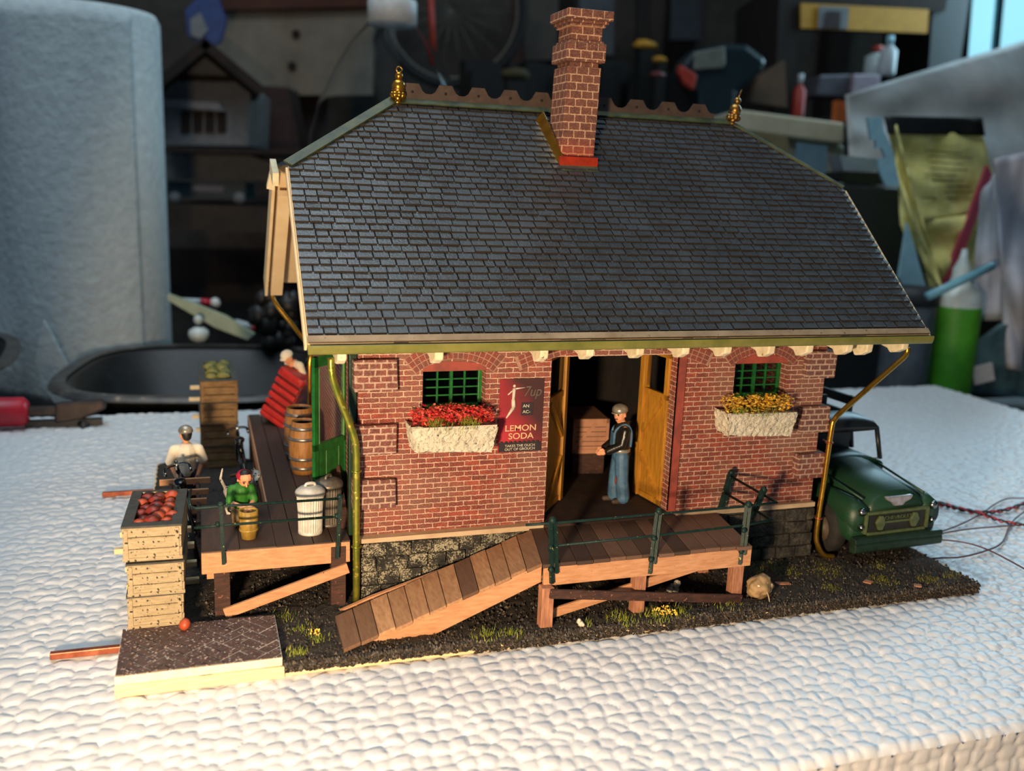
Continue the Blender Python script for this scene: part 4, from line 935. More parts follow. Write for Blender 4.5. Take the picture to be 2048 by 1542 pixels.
# ------------------------------------------------------------------ bicycles (seen end-on)
def bicycle(label, loc, rz, tilt, sc):
    T = thing('bicycle', label, 'bicycle', loc, (tilt[0], tilt[1], rz), group='black toy bicycles'); T.scale = (sc,)*3
    for y in (.68, 3.0):
        w_ = MB().ring((0, y, .68), .62, .06, (1, 0, 0), 32, 8).build('wheel', M_tyre, T)
        mb = MB().ring((0, y, .68), .55, .03, (1, 0, 0), 32, 6); mb.tube([(-.09, y, .68), (.09, y, .68)], .07, 8)
        for k in range(10): a = 2*PI*k/10; mb.tube([(0, y, .68), (0, y+.54*math.cos(a), .68+.54*math.sin(a))], .01, 4)
        mb.build('rim', M_chrome, w_)
        MB().tube([(0, y+.7*math.cos(a), .68+.7*math.sin(a)) for a in [.3+2.2*i/10 for i in range(11)]], .055, 6).build('mudguard', M_bikeblack, T)
    f = MB(); hx = (0, 1.3, 1.7); bb = (0, 1.62, .62); hd = (0, 2.55, 1.75)
    for a, b in ((hx, bb), (hx, (0, 2.55, 1.65)), (bb, (0, 2.6, 1.5)), (hd, (0, 2.62, 1.4))): f.tube([a, b], .055, 8)
    for s_ in (-.09, .09): f.tube([(s_, .68, .68), (s_*.6, 1.3, 1.55)], .035, 6); f.tube([(s_, .68, .68), (s_*.6, 1.62, .62)], .035, 6); f.tube([(s_, 3.0, .68), (s_, 2.62, 1.45)], .04, 6)
    f.build('frame', M_bikeblack, T)
    MB().ball((0, 1.22, 1.86), .2, 12, sc=(.75, 1.3, .45)).tube([(0, 1.3, 1.6), (0, 1.26, 1.8)], .05, 6).build('saddle', M_bikeblack, T)
    MB().tube(bez([(-.3, 2.0, 1.85), (-.26, 2.35, 1.92), (0, 2.55, 1.9), (.26, 2.35, 1.92), (.3, 2.0, 1.85)], 4), .04, 8).tube([(0, 2.55, 1.7), (0, 2.55, 2.0)], .045, 8).build('handlebar', M_chrome, T)
    MB().tube([(-.12, 1.62, .62), (.12, 1.62, .62)], .12, 10).tube([(.12, 1.62, .62), (.14, 1.9, .5)], .035, 6).tube([(-.12, 1.62, .62), (-.14, 1.34, .74)], .035, 6).box(.1, .42, 1.84, 1.98, .46, .52).box(-.42, -.1, 1.28, 1.42, .7, .76).build('pedals', M_chrome, T)
bicycle('black bicycle standing between the tomato crates and the boardwalk', (-4.98, 3.3, .0), .07, (.0, -.17), 1.5)
bicycle('black and chrome bicycle standing beside the rear crate stack', (-2.98, 9.3, -.02), .02, (.0, -.1), 1.4)

# ------------------------------------------------------------------ people and dog.  Local frame: x = their left, -y = forward, z up
def hand(c, d, sp, r=.035, curl=(0, 0, -1), l=.17):      # palm and five unequal bent fingers as tapered limbs
    c, d, sp, curl = Vector(c), Vector(d).normalized(), Vector(sp).normalized(), Vector(curl)
    out = [(c, c+d*.1, .085, .075), (c-sp*.03, c+d*.1-sp*.03, .07, .06), (c+sp*.03, c+d*.1+sp*.03, .07, .06)]
    for k, L_ in zip((-1.5, -.5, .5, 1.5), (.8, 1, .95, .75)):
        a = c+d*.1+sp*k*.045; b = a+d*l*.5*L_; e = b+(d*.6+curl*.5).normalized()*l*.5*L_; out += [(a, b, r, r*.9), (b, e, r*.9, r*.75)]
    a = c+sp*.07; out += [(a, a+(sp*.6+d*.6).normalized()*.1, r*1.1, r), (a+(sp*.6+d*.6).normalized()*.1, a+(sp*.4+d*1).normalized()*.17, r, r*.8)]
    return out
def head(T, c, r=.24, look=(0, -1, 0), hair=True, cap=None, face=True, body=None):
    c = Vector(c); f = Vector(look).normalized(); s_ = f.cross(Vector((0, 0, 1))).normalized(); u = s_.cross(f)
    body += [(c+u*.06, c-u*.1+f*.03, r, r*.82), (c-u*.1+f*.05, c-u*.2+f*.08, r*.7, r*.5), (c+f*.22-u*.03, c+f*.26-u*.08, .03, .045), (c+s_*.22, c+s_*.23-u*.06, .045, .04), (c-s_*.22, c-s_*.23-u*.06, .045, .04)]
    if face:
        e = MB()
        for q in (-.085, .085): e.ball(c+f*(r*.93)+s_*q+u*.02, .03, 8)
        e.build('eyes', M_hair, T)
        b = MB()
        for q in (-.09, .09): b.tube([c+f*(r*.95)+s_*(q-.05)+u*.085, c+f*(r*.97)+s_*(q+.05)+u*.09], .014, 6)
        b.build('eyebrows', M_hair, T); MB().tube([c+f*(r*.95)-s_*.06-u*.14, c+f*(r*.99)-u*.15, c+f*(r*.95)+s_*.06-u*.14], .014, 6).build('mouth', M_darkred, T)
    if hair: capsules('hair', [(c+u*.09-f*.05, c-u*.06-f*.1, r*.98, r*.78)], M_hair, T, .03)
    if cap:
        k = MB(); k.x = Matrix.Translation(c+u*.12) @ Matrix((s_, f, u)).transposed().to_4x4()
        k.lathe([(r*1.12, -.02), (r*1.2, .03), (r*1.12, .12), (r*.85, .2), (r*.4, .26), (0, .28)], n=20); k.build('cap', cap, T)
        k = MB(); k.x = Matrix.Translation(c+u*.1+f*r*.9) @ Matrix((s_, f, u)).transposed().to_4x4(); k.ball((0, .02, 0), .2, 12, sc=(1, .8, .18)); k.build('cap_brim', cap, T)
# worker in the doorway
T = thing('person', 'person in blue overalls, black jacket and silver cap standing in the freight doorway', 'person', (10.02, 1.5, 2.13), (0, 0, -1.7))
B = []
head(T, (0, -.12, 3.42), .25, (.8, -1, -.15), False, M_silver, True, B)
B += [((0, 0, 2.95), (0, -.05, 3.25), .12, .12), ((0, 0, 2.0), (0, 0, 2.9), .25, .28), ((-.36, 0, 2.9), (.36, 0, 2.9), .13, .13)]
for s_ in (-1, 1):
    B += [((s_*.36, 0, 2.85), (s_*.42, -.1, 2.35), .11, .09), ((s_*.42, -.1, 2.35), (s_*.2, -.62, 2.02), .09, .07)]
    B += hand((s_*.16, -.7, 1.98), (-s_*.25, -1, -.1), (0, .2, 1), .036, (-s_, 0, 0))
    B += [((s_*.16, 0, 1.95), (s_*.19, .0, 1.0), .17, .13), ((s_*.19, 0, 1.0), (s_*.2, .03, .15), .13, .09)]
capsules('body', B, M_skin, T, .024, 2)
capsules('jacket', [((0, 0, 2.05), (0, 0, 2.85), .33, .33), ((-.34, 0, 2.85), (.34, 0, 2.85), .18, .18)]+[c for s_ in (-1, 1) for c in (((s_*.38, 0, 2.84), (s_*.44, -.1, 2.34), .18, .16), ((s_*.44, -.1, 2.34), (s_*.24, -.56, 2.06), .16, .15))], M_black, T, .03, 4)
capsules('overalls', [((-.14, 0, 1.85), (.14, 0, 1.85), .27, .27), ((0, 0, 1.8), (0, -.02, 2.02), .3, .3)]+[c for s_ in (-1, 1) for c in (((s_*.17, 0, 1.8), (s_*.2, -.02+s_*.06, 1.0), .27, .25), ((s_*.2, -.02+s_*.06, 1.0), (s_*.21, .02+s_*.12, .24), .25, .25))], M_denim, T, .03, 4)
mb = MB()
for s_ in (-1, 1): mb.tube(bez([(s_*.2, .3, 2.2), (s_*.24, .28, 2.8), (s_*.22, .05, 3.06), (s_*.18, -.28, 2.85), (s_*.16, -.33, 2.5)], 5), .05, 8)
mb.box(-.2, .2, -.38, -.3, 2.1, 2.75); mb.build('bib_and_straps', M_denim, T, bevel=.02)
MB().lathe([(.33, 1.98), (.35, 2.0), (.35, 2.1), (.33, 2.12)], n=24).build('belt', M_silver, T)
mb = MB(); mb.ball((.3, -.22, .95), .13, 8, sc=(.5, .35, 1.3)); mb.build('knee_patch', mat('rust_patch', '#7a4030', '#6a3428', 6, .8, .2), T)
for s_ in (-1, 1): capsules('boot', [((s_*.21, .08+s_*.12, .12), (s_*.22, -.34+s_*.12, .09), .13, .1), ((s_*.21, .02+s_*.12, .1), (s_*.21, .02+s_*.12, .28), .12, .12)], M_shoe, T, .03, 3)
# man in the white shirt, seen from behind
T = thing('person', 'person in a white T-shirt and grey cap seen from behind at the slatted cart', 'person', (-5.4, 9.0, 0), (0, 0, PI))
B = []
head(T, (0, -.03, 3.44), .24, (.5, -1, 0), True, M_silver, False, B)
B += [((0, 0, 2.9), (0, -.02, 3.25), .13, .12), ((0, 0, 1.9), (0, 0, 2.85), .25, .3), ((-.38, 0, 2.85), (.38, 0, 2.85), .14, .14)]
for s_ in (-1, 1):
    B += [((s_*.46, 0, 2.85), (s_*.6, .0, 2.3), .13, .11), ((s_*.6, 0, 2.3), (s_*.38, .2, 1.75), .11, .08)]
    B += hand((s_*.34, .24, 1.66), (-s_*.2, .3, -1), (0, 1, 0), .036, (-s_, 0, 0))
    B += [((s_*.16, 0, 1.9), (s_*.19, 0, 1.0), .18, .13), ((s_*.19, 0, 1.0), (s_*.2, .03, .1), .13, .09)]
capsules('body', B, M_skin, T, .026, 2)
capsules('shirt', [((0, 0, 1.95), (0, 0, 2.75), .33, .4), ((-.42, 0, 2.86), (.42, 0, 2.86), .2, .2)]+[((s_*.46, 0, 2.84), (s_*.62, 0, 2.38), .21, .2) for s_ in (-1, 1)], M_tee, T, .03, 4)
capsules('trousers', [((-.14, 0, 1.85), (.14, 0, 1.85), .28, .28)]+[((s_*.17, 0, 1.8), (s_*.21, 0, .2), .24, .17) for s_ in (-1, 1)], M_navy, T, .03, 4)
for s_ in (-1, 1): capsules('boot', [((s_*.21, .08, .12), (s_*.22, -.3, .09), .13, .1)], M_shoe, T, .03, 3)
# person in dark overalls pulling the red trunk
T = thing('person', 'person in dark blue overalls and pale cap bending over the red trunk', 'person', (-.05, 15.6, 2.17), (0, 0, -.9))
B = []
head(T, (-.1, -1.0, 3.15), .25, (0, -.9, -.5), True, M_tee, False, B)
B += [((0, -.8, 2.85), (-.05, -.9, 3.0), .13, .12), ((0, 0, 1.85), (0, -.7, 2.75), .27, .3), ((-.36, -.7, 2.8), (.36, -.7, 2.8), .14, .14)]
for s_ in (-1, 1):
    B += [((s_*.4, -.7, 2.75), (s_*.5, -.55, 2.2), .13, .11), ((s_*.5, -.55, 2.2), (s_*.4, -1.0, 1.95), .11, .08)]+hand((s_*.38, -1.08, 1.9), (0, -1, -.3), (-s_, 0, 0), .04, (0, 0, -1))
    B += [((s_*.17, 0, 1.85), (s_*.2, -.15, 1.0), .18, .13), ((s_*.2, -.15, 1.0), (s_*.2, .1, .12), .13, .1)]
capsules('body', B, M_skin, T, .03, 2)
capsules('overalls', [((0, 0, 1.8), (0, -.66, 2.7), .33, .34)]+[c for s_ in (-1, 1) for c in (((s_*.18, 0, 1.8), (s_*.21, -.15, 1.0), .24, .19), ((s_*.21, -.15, 1.0), (s_*.21, .08, .2), .19, .16))], M_navy, T, .03, 4)
capsules('shirt', [((-.36, -.72, 2.8), (.36, -.72, 2.8), .2, .2)]+[((s_*.4, -.7, 2.78), (s_*.48, -.6, 2.4), .18, .16) for s_ in (-1, 1)], M_tee, T, .03, 4)
for s_ in (-1, 1): capsules('boot', [((s_*.21, .12, .12), (s_*.22, -.25, .09), .13, .1)], M_shoe, T, .03, 3)
# child in green
T = thing('person', 'child in green shirt and red cap leaning over the yellow bucket', 'person', (-3.62, 1.75, 2.17), (0, 0, .1))
B = []
head(T, (.12, -.3, 1.72), .22, (.1, -.8, -.5), True, None, True, B)
B += [((0, .0, .75), (0, -.2, 1.35), .2, .24), ((.05, -.2, 1.4), (.1, -.28, 1.6), .1, .1), ((-.26, -.2, 1.38), (.26, -.2, 1.38), .12, .12)]
for s_ in (-1, 1):
    B += [((s_*.3, -.2, 1.36), (s_*.36, -.4, .98), .1, .08), ((s_*.36, -.4, .98), (s_*.12+.08, -.72, .92), .08, .065)]+hand((s_*.09+.1, -.78, .9), (0, -1, -.3), (s_, 0, 0), .034, (0, 0, -1), .14)
    B += [((s_*.13, .05, .7), (s_*.16, -.25, .4), .13, .1), ((s_*.16, -.25, .4), (s_*.16, .05, .1), .1, .07)]
capsules('body', B, M_skin, T, .026, 2)
capsules('shirt', [((0, .0, .8), (0, -.2, 1.3), .29, .3), ((-.28, -.2, 1.36), (.28, -.2, 1.36), .17, .17)]+[((s_*.3, -.2, 1.34), (s_*.38, -.38, 1.02), .16, .14) for s_ in (-1, 1)], M_kgreen, T, .03, 4)
capsules('trousers', [((0, .05, .65), (0, .0, .75), .27, .27)]+[c for s_ in (-1, 1) for c in (((s_*.14, .05, .65), (s_*.18, -.25, .38), .18, .15), ((s_*.18, -.25, .38), (s_*.17, .05, .12), .14, .11))], M_tan, T, .03, 4)
MB().lathe([(.25, 0), (.26, .05), (.2, .16), (0, .21)], (.1, -.24, 1.78), 18, rot=(.35, 0, 0)).build('cap', mat('crimson_cloth', '#b01c38', '#98182f', 4, .5, 0), T)
for s_ in (-1, 1): capsules('shoe', [((s_*.17, .08, .07), (s_*.18, -.16, .06), .08, .07)], M_shoe, T, .03, 3)
# dog
T = thing('dog', 'grey and white spotted dog with raised tail behind the child in green', 'dog', (-3.6, 3.0, 2.17), (0, 0, -.15))
B = [((-.35, 0, .78), (.35, 0, .85), .2, .25), ((.35, 0, .9), (.55, -.05, 1.25), .18, .14), ((.58, -.08, 1.4), (.6, -.2, 1.38), .17, .14), ((.6, -.2, 1.36), (.62, -.42, 1.28), .1, .07),
     ((-.45, 0, .85), (-.62, 0, 1.25), .06, .05), ((-.62, 0, 1.25), (-.55, 0, 1.6), .05, .035)]
for x, y in ((.38, -.13), (.38, .13)): B += [((x, y, .75), (x+.02, y, .38), .11, .07), ((x+.02, y, .38), (x, y, .05), .06, .05), ((x, y, .05), (x+.08, y, .04), .055, .045)]
for x, y in ((-.35, -.13), (-.35, .13)): B += [((x, y, .72), (x+.08, y, .42), .14, .08), ((x+.08, y, .42), (x-.1, y, .26), .07, .05), ((x-.1, y, .26), (x-.06, y, .04), .05, .045), ((x-.06, y, .04), (x+.03, y, .04), .055, .045)]
for y in (-.13, .0): B += [((.52+y*.3, y, 1.5), (.5+y*.5, y-.02+y*.4, 1.62), .05, .03)]
capsules('body', B, M_dog, T, .028, 3)
MB().ball((.63, -.48, 1.29), .04, 8).ball((.53, -.28, 1.44), .025, 6).ball((.68, -.28, 1.44), .025, 6).build('nose_and_eyes', M_hair, T)

# red trunk on a hand truck
T = thing('luggage_case', 'ribbed red trunk tilted back on a hand truck at the far end of the boardwalk', 'trunk', (-1.3, 15.2, 2.3), (.0, .0, 0))
RM = Euler((-.12, .42, -.75)).to_matrix().to_4x4()
mb = MB(); mb.x = RM; mb.box(-.62, .72, -.6, .68, .1, 2.5); mb.build('case_body', M_darkred, T, bevel=.12)
mb = MB(); mb.x = RM
for k in range(6): z = .42+k*.38; mb.box(-.72, .66, -.74, -.5, z-.13, z+.13)
mb.build('rib', M_redbox, T, bevel=.06)
mb = MB(); mb.x = RM; mb.prism([(-.74, -.66), (-.5, -.8), (.5, -.8), (.72, -.68), (.72, .3), (-.74, .3)], 'z', 2.32, 2.6); mb.build('lid', M_redbox, T, bevel=.08)
mb = MB(); mb.x = RM; mb.prism([(-.78, -.7), (.78, -.7), (.78, .3), (-.78, .3)], 'z', -.02, .26); mb.build('foot_panel', M_redbox, T, bevel=.1)
T = thing('hand_truck', 'dark hand truck carrying the red trunk', 'hand truck', (-1.2, 15.6, 2.17))
mb = MB(); mb.x = RM
for x in (-.5, .5): mb.tube([(x, .72, -.1), (x, .74, 3.1)], .06, 8)
for z in (.5, 1.3, 2.2, 3.1): mb.tube([(-.5, .74, z), (.5, .74, z)], .045, 8)
mb.box(-.6, .6, -.5, .75, -.12, -.05); mb.build('frame', M_bikeblack, T)
for x in (-.55, .6): MB().lathe([(.04, -.06), (.3, -.06), (.3, .06), (.04, .06)], (x, .6, .3), 18, rot=(0, PI/2, -.5)).build('wheel', M_tyre, T)
T = thing('flower_tub', 'low tub of red flowers beside the barrels at the left wall', 'flower pot', (-.45, 12.2, 2.17))
MB().lathe([(.35, 0), (.5, .9), (.44, .92), (.4, .8), (0, .8)], n=20).build('tub', M_sack, T)
mb = MB()
for _ in range(220):
    a, r_ = U(0, 6.3), U(0, .5); mb.ball((r_*math.cos(a), r_*math.sin(a), U(.9, 1.4)), U(.05, .08), 5, R())
mb.build('petals', M_redfl, T)['kind'] = 'stuff'

# ------------------------------------------------------------------ inside the depot, bundle by the steps
T = thing('packing_crate', 'pinkish wooden packing crate with diagonal brace inside the depot', 'crate', (10.2, 4.9, 2.14), (0, 0, -.12))
o0 = (0, 0, 0)
T.scale = (.78, 1, 1)
MB().box(-.9, 1.0, 0, 2.2, .9, 2.35).build('box_body', M_pcrate, T, bevel=.02)
mb = MB()
for z0, z1 in ((.9, 1.08), (2.17, 2.35)): mb.box(-.92, 1.02, -.05, 0, z0, z1)
mb.box(-.92, -.77, -.05, 0, .9, 2.35).box(.87, 1.02, -.05, 0, .9, 2.35).beam((-.8, -.03, 1.15), (.3, -.03, 2.15), .03, .14)
mb.build('batten', M_pcrate, T)
mb = MB()
for k in range(5): z = 1.2+k*.2; mb.box(-.75, .87, -.012, 0, z-.01, z+.01)
mb.build('board_gap', M_dark, T); MB().box(-.8, .9, .1, 2.1, 0, .88).build('skid', M_darkwood, T)
for k, (x, y, z, l) in enumerate(((12.35, 5.0, 2.5, 'lowest'), (12.4, 5.05, 3.25, 'middle'), (12.3, 5.0, 3.95, 'topmost'))):
    o = MB((x, y, z)).ball((x, y, z), .55, 16, 0, (1.25, 1, .68), .02).build('grain_sack', M_sack); tag(o, f'grey burlap sack in the depot behind the worker, {l} of the pile', 'sack', 'burlap sacks inside the depot')
o0 = (13.45, -3.1, .4); T = thing('cloth_bundle', 'tan knobbly bundle lying beside the right end of the loading platform', 'bundle', o0)
bm = bmesh.new(); bmesh.ops.create_icosphere(bm, subdivisions=4, radius=1)
from mathutils import noise as NZ
mb = MB((0, 0, 0)); vs = []
for v in bm.verts:
    p = v.co.copy(); k = 1+.22*NZ.noise(p*1.7)+.1*NZ.noise(p*4.5); vs.append(Matrix.Rotation(.5, 3, 'Z') @ Vector((p.x*.52*k, p.y*.4*k, p.z*.4*k)))
mb.add(vs, [[q.index for q in f.verts] for f in bm.faces], 0, True); bm.free(); mb.build('bundle_body', M_boulder, T)
MB().tube(bez([(-.1, -.42, .1), (.05, -.45, -.1), (.12, -.5, -.38)], 4), .02, 6).build('string', M_cream, T)
def chip(label, x, y, w_, d_, rz, m, nm='wood_chip', cat='wood chip', h_=.05):
    o = MB((x, y, 0)).obox((x, y, .02+h_/2), (w_, d_, h_), (U(-.1, .1), U(-.1, .1), rz)).build(nm, m, bevel=.01); return tag(o, label, cat)
chip('long pale wood chip on dark soil right of the bundle', 14.9, -2.4, .55, .18, -.1, M_woodz); chip('square tan wood chip near the right front of the base', 18.1, -3.0, .24, .3, .5, M_woodz)
chip('small tan chip at the front edge of the base, right side', 19.7, -3.7, .25, .26, .9, M_woodz)
mb = MB((10.7, -2.0, 0)); 
for _ in range(7): mb.ball((10.7+U(-.18, .18), -2.0+U(-.1, .1), .1+U(-.04, .2)), U(.08, .14), 8, nz=.1)
o = mb.build('white_pebble', M_white); tag(o, 'knobbly white pebble on the soil under the loading platform', 'pebble')
mb = MB((6.5, -3.7, 0))
for _ in range(6): mb.ball((6.5+U(-.1, .1), -3.75+U(-.05, .05), .1+U(-.08, .2)), U(.06, .1), 8, nz=.1)
o = mb.build('pale_pebble', M_plaster); tag(o, 'pale pebble at the front edge near the ramp head', 'pebble')

# ------------------------------------------------------------------ green truck behind the right corner
TR = (20.5, -1.2, 0)
tk = thing('pickup_truck', 'dark green vintage toy truck with black stake bed parked behind the right wall', 'truck', TR, (0, 0, .05))
def loft(m, secs, name, mt, parent, bevel=0, sub=0, cap=True, smooth=True):
    n = len(secs[0]); vs = [p for s_ in secs for p in s_]; fs = []
    for i in range(len(secs)-1):
        for j in range(n): fs.append((i*n+j, i*n+(j+1) % n, (i+1)*n+(j+1) % n, (i+1)*n+j))
    if cap: fs += [tuple(range(n))[::-1], tuple((len(secs)-1)*n+j for j in range(n))]
    m.add(vs, fs, 0, smooth); return m.build(name, mt, parent, bevel, sub)
def sec(y, hw, zb, zt, crown, p=3.2, n=24, ztc=0):
    out = []
    for k in range(n):
        a = 2*PI*(k+.5)/n; c_, s_ = math.cos(a), math.sin(a)
        x = hw*abs(c_)**(2/p)*(1 if c_ > 0 else -1); z = abs(s_)**(2/p)*(1 if s_ > 0 else -1)
        zz = (zb+zt)/2+z*(zt-zb)/2+(crown*(1-(x/hw)**2) if s_ > 0 else 0); out.append((x, y, zz))
    return out
# fenders / lower body, hood, cab
loft(MB(), [sec(-.02, 2.02, .62, 2.15, .12), sec(.2, 2.12, .58, 2.28, .12), sec(1.4, 2.15, .6, 2.45, .1), sec(2.8, 2.15, .55, 2.6, .1), sec(5.6, 2.15, .5, 2.6, .1)], 'front_body', M_truck, tk)
loft(MB(), [sec(-.08, 1.25, 1.6, 2.35, .3), sec(.1, 1.32, 1.6, 2.5, .32), sec(1.6, 1.42, 1.8, 2.78, .3), sec(3.1, 1.62, 2.0, 2.98, .25)], 'hood', M_truck, tk)
for s_ in (-1, 1):
    loft(MB(), [sec(-.1, .42, 1.3, 2.2, .1, 2.4, 16), sec(.4, .46, 1.2, 2.36, .12, 2.4, 16), sec(1.8, .42, 1.5, 2.42, .1, 2.4, 16), sec(3.2, .2, 1.8, 2.5, .05, 2.4, 16)], 'fender', M_truck, tk).location = (s_*1.68*S, 0, 0)
cab = loft(MB(), [sec(3.0, 1.98, 2.2, 3.05, .1, 4), sec(4.9, 2.02, 2.2, 3.05, .1, 4), ], 'cab', M_truck, tk)
loft(MB(), [sec(3.25, 1.75, 4.22, 4.42, .1, 4), sec(3.6, 1.8, 4.22, 4.6, .18, 4), sec(4.4, 1.8, 4.22, 4.66, .2, 4), sec(5.1, 1.75, 4.22, 4.55, .15, 4)], 'cab_roof', M_truckd, tk)
mb = MB()
for x0, y0, x1, y1 in ((-1.9, 3.15, -1.72, 3.35), (1.9, 3.15, 1.72, 3.35), (-1.95, 4.95, -1.75, 5.0), (1.95, 4.95, 1.75, 5.0)): mb.tube([(x0, y0, 3.0), (x1, y1, 4.3)], .1, 8)
mb.build('pillar_frame', M_truckd, tk); MB().box(-1.8, 1.8, 4.9, 5.0, 3.3, 4.25).box(-1.8, 1.8, 4.95, 5.05, 2.6, 3.6).build('cab_back', M_truckd, tk)
ws = MB(); ws.add([(-1.86, 3.18, 3.06), (1.86, 3.18, 3.06), (1.72, 3.34, 4.26), (-1.72, 3.34, 4.26), (-1.86, 3.2, 3.06), (1.86, 3.2, 3.06), (1.72, 3.36, 4.26), (-1.72, 3.36, 4.26)], [(0, 1, 2, 3), (7, 6, 5, 4), (0, 4, 5, 1), (1, 5, 6, 2), (2, 6, 7, 3), (3, 7, 4, 0)]); ws.build('windshield', M_glass, tk)
mb = MB(); mb.tube([(-1.9, 3.12, 3.04), (1.9, 3.12, 3.04), (1.76, 3.3, 4.3)], .03, 6); mb.build('windshield_trim', M_chrome, tk)
mb = MB(); mb.tube([(-1.5, .15, 2.5), (-1.6, 3.0, 2.92)], .05, 6).build('hood_crease', M_truck, tk); MB().tube([(1.4, .1, 2.55), (1.6, 3.0, 2.92)], .05, 6).build('hood_crease', M_truck, tk)
MB().prism([(-.7, 2.62), (.6, 2.62), (.5, 2.46), (.25, 2.36), (.15, 2.24), (-.25, 2.24), (-.35, 2.36), (-.6, 2.48)], 'y', -.22, -.02).build('hood_emblem', mat('pale_metal', '#b4b0b4', '#949094', 5, .35, .1, metal=.3), tk, bevel=.04)
mb = MB(); mb.box(-1.35, 1.35, -.14, .0, 1.25, 2.0); mb.build('grille_opening', M_grille, tk)
mb = MB(); mb.ring((0, 0, 0), .4, .05, (0, 1, 0)); mb = MB()
for z, w_ in ((2.02, 1.5), (1.2, 1.4)): mb.box(-w_, w_, -.22, -.05, z-.06, z+.06)
mb.prism([(-.75, 1.9), (-.6, 1.62), (-.72, 1.32), (-.9, 1.32), (-1.05, 1.62), (-.9, 1.9)], 'y', -.24, -.05); mb.prism([(.75, 1.9), (.6, 1.62), (.72, 1.32), (.9, 1.32), (1.05, 1.62), (.9, 1.9)], 'y', -.24, -.05)
mb.box(-1.55, -1.42, -.2, 0, 1.2, 2.0).box(1.42, 1.55, -.2, 0, 1.2, 2.0).box(-.65, .65, -.2, -.1, 1.56, 1.66); mb.build('grille_frame', M_trim, tk, bevel=.03)
text('lettering', 'CHEVROLET', .2, (0, -.2, 1.72), (PI/2, 0, 0), M_trim, tk, .01, 1.2)
for s_ in (-1, 1):
    for q, (z, r_) in enumerate(((2.1, .16), (1.5, .1))):
        h = MB().lathe([(0, 0), (r_*.8, .04), (r_, .1), (r_*1.1, .2)], (s_*1.72, -.28, z), 16, rot=(-PI/2, 0, 0)).build('headlight', M_chrome, tk)
bp = MB(); bp.prism([(-.38, .55), (-.45, .62), (-.45, .85), (-.4, .9), (-.45, .95), (-.4, 1.12), (-.1, 1.15), (-.1, .55)], 'x', -2.12, 2.12); bp.build('bumper', mat('bumper_green', '#22382a', '#1a2c20', 4, .4, .2), tk, bevel=.05)
for x, y in ((-1.95, 1.5), (1.75, 1.5), (-1.95, 8.2), (1.85, 8.2)):
    w_ = MB().lathe([(.15, -.3), (.6, -.32), (.92, -.28), (1.0, -.18), (1.0, .18), (.92, .28), (.6, .32), (.15, .3)], (x, y, .98), 32, rot=(0, PI/2, 0)).build('wheel', M_tyre, tk)
    MB().lathe([(0, 0), (.12, .02), (.16, -.04), (.5, -.1), (.58, 0)], (x+(-.32 if x < 0 else .32), y, .98), 24, rot=(0, -PI/2 if x < 0 else PI/2, 0)).build('hubcap', mat('wheel_brown', '#5c4c3c', '#48402f', 5, .6, .2), w_)
MB().box(-2.0, 2.0, 5.2, 11.5, 1.3, 1.7).build('bed_floor', M_truckd, tk); 
for x in (-1.97, 1.97):
    mb = MB()
    for z in (2.2, 2.9, 3.6, 4.3, 5.0): mb.box(x-.07, x+.07, 5.2, 11.5, z-.2, z+.2)
    mb.box(x-.1, x+.1, 5.3, 5.5, 1.6, 5.2).box(x-.1, x+.1, 11.2, 11.4, 1.6, 5.2).build('stake_side', M_truckd, tk)
mb = MB()
for x in (-1.6, -.5, .5): mb.box(x-.1, x+.1, 5.25, 5.4, 1.7, 5.2)
mb.box(-2.0, .55, 5.2, 5.35, 5.0, 5.35).box(-2.0, 2.0, 5.2, 5.35, 3.9, 4.2); mb.build('headboard', M_truckd, tk)

# wires trailing over the foam at the right
def wire(label, pts, m, r=.05, twist=None):
    o0 = pts[0]; P = bez(pts, 10)
    if twist:
        T = thing('twisted_wire', label, 'wire', o0)
        for ph, mt in ((0, M_wirer), (PI, M_wirek)):
            MB(o0).tube([p+Vector((0, .06*math.cos(i*.9+ph), .06*math.sin(i*.9+ph))) for i, p in enumerate(P)], r, 6).build('strand', mt, T)
    else: tag(MB(o0).tube(P, r, 6).build('wire', m), label, 'wire')
zf = -.3
def W2(*p): return [(x, y, zf+.02) for x, y in p]
wire('red and black twisted wire on the foam, the branch rising to the right edge', W2((26.0, 5.4), (28.05, 4.7), (28.5, 3.9), (29.1, 3.15), (30.3, 3.05), (32.4, 3.7), (35, 4.8)), None, .05, True)
wire('red and black twisted wire on the foam, the branch falling to the right edge', W2((26.0, 5.2), (27.9, 4.5), (28.4, 3.8), (29.0, 2.9), (29.2, 1.94), (29.9, 1.2), (30.8, .3)), None, .045, True)
wire('thin brown wire arching up to the right edge, highest of the thin wires', W2((22.4, .6), (23.6, 1.0), (26.1, 1.65), (28.8, 2.81), (30.7, 3.86), (32.1, 4.45), (33.2, 4.3), (36, 3.8)), M_wireb, .035)
wire('thin brown wire running nearly level from the truck bumper to the right edge', W2((22.4, .7), (23.6, .95), (26.7, 1.4), (29.9, 1.33), (34, 1.2)), M_wireb, .035)
wire('thin brown wire drooping toward the lower right', W2((22.4, .9), (23.6, .9), (25.15, .37), (25.8, -.62), (25.7, -2.7), (25.4, -4.5)), M_wireb, .035)
wire('thin dark wire crossing the foam beside the right corner of the base', W2((22.5, -1.0), (23.2, -1.06), (24.1, -1.16), (25.6, -.85), (27.1, -.22), (29.4, 1.58), (31.4, 2.75), (34, 4)), M_wireb, .035)

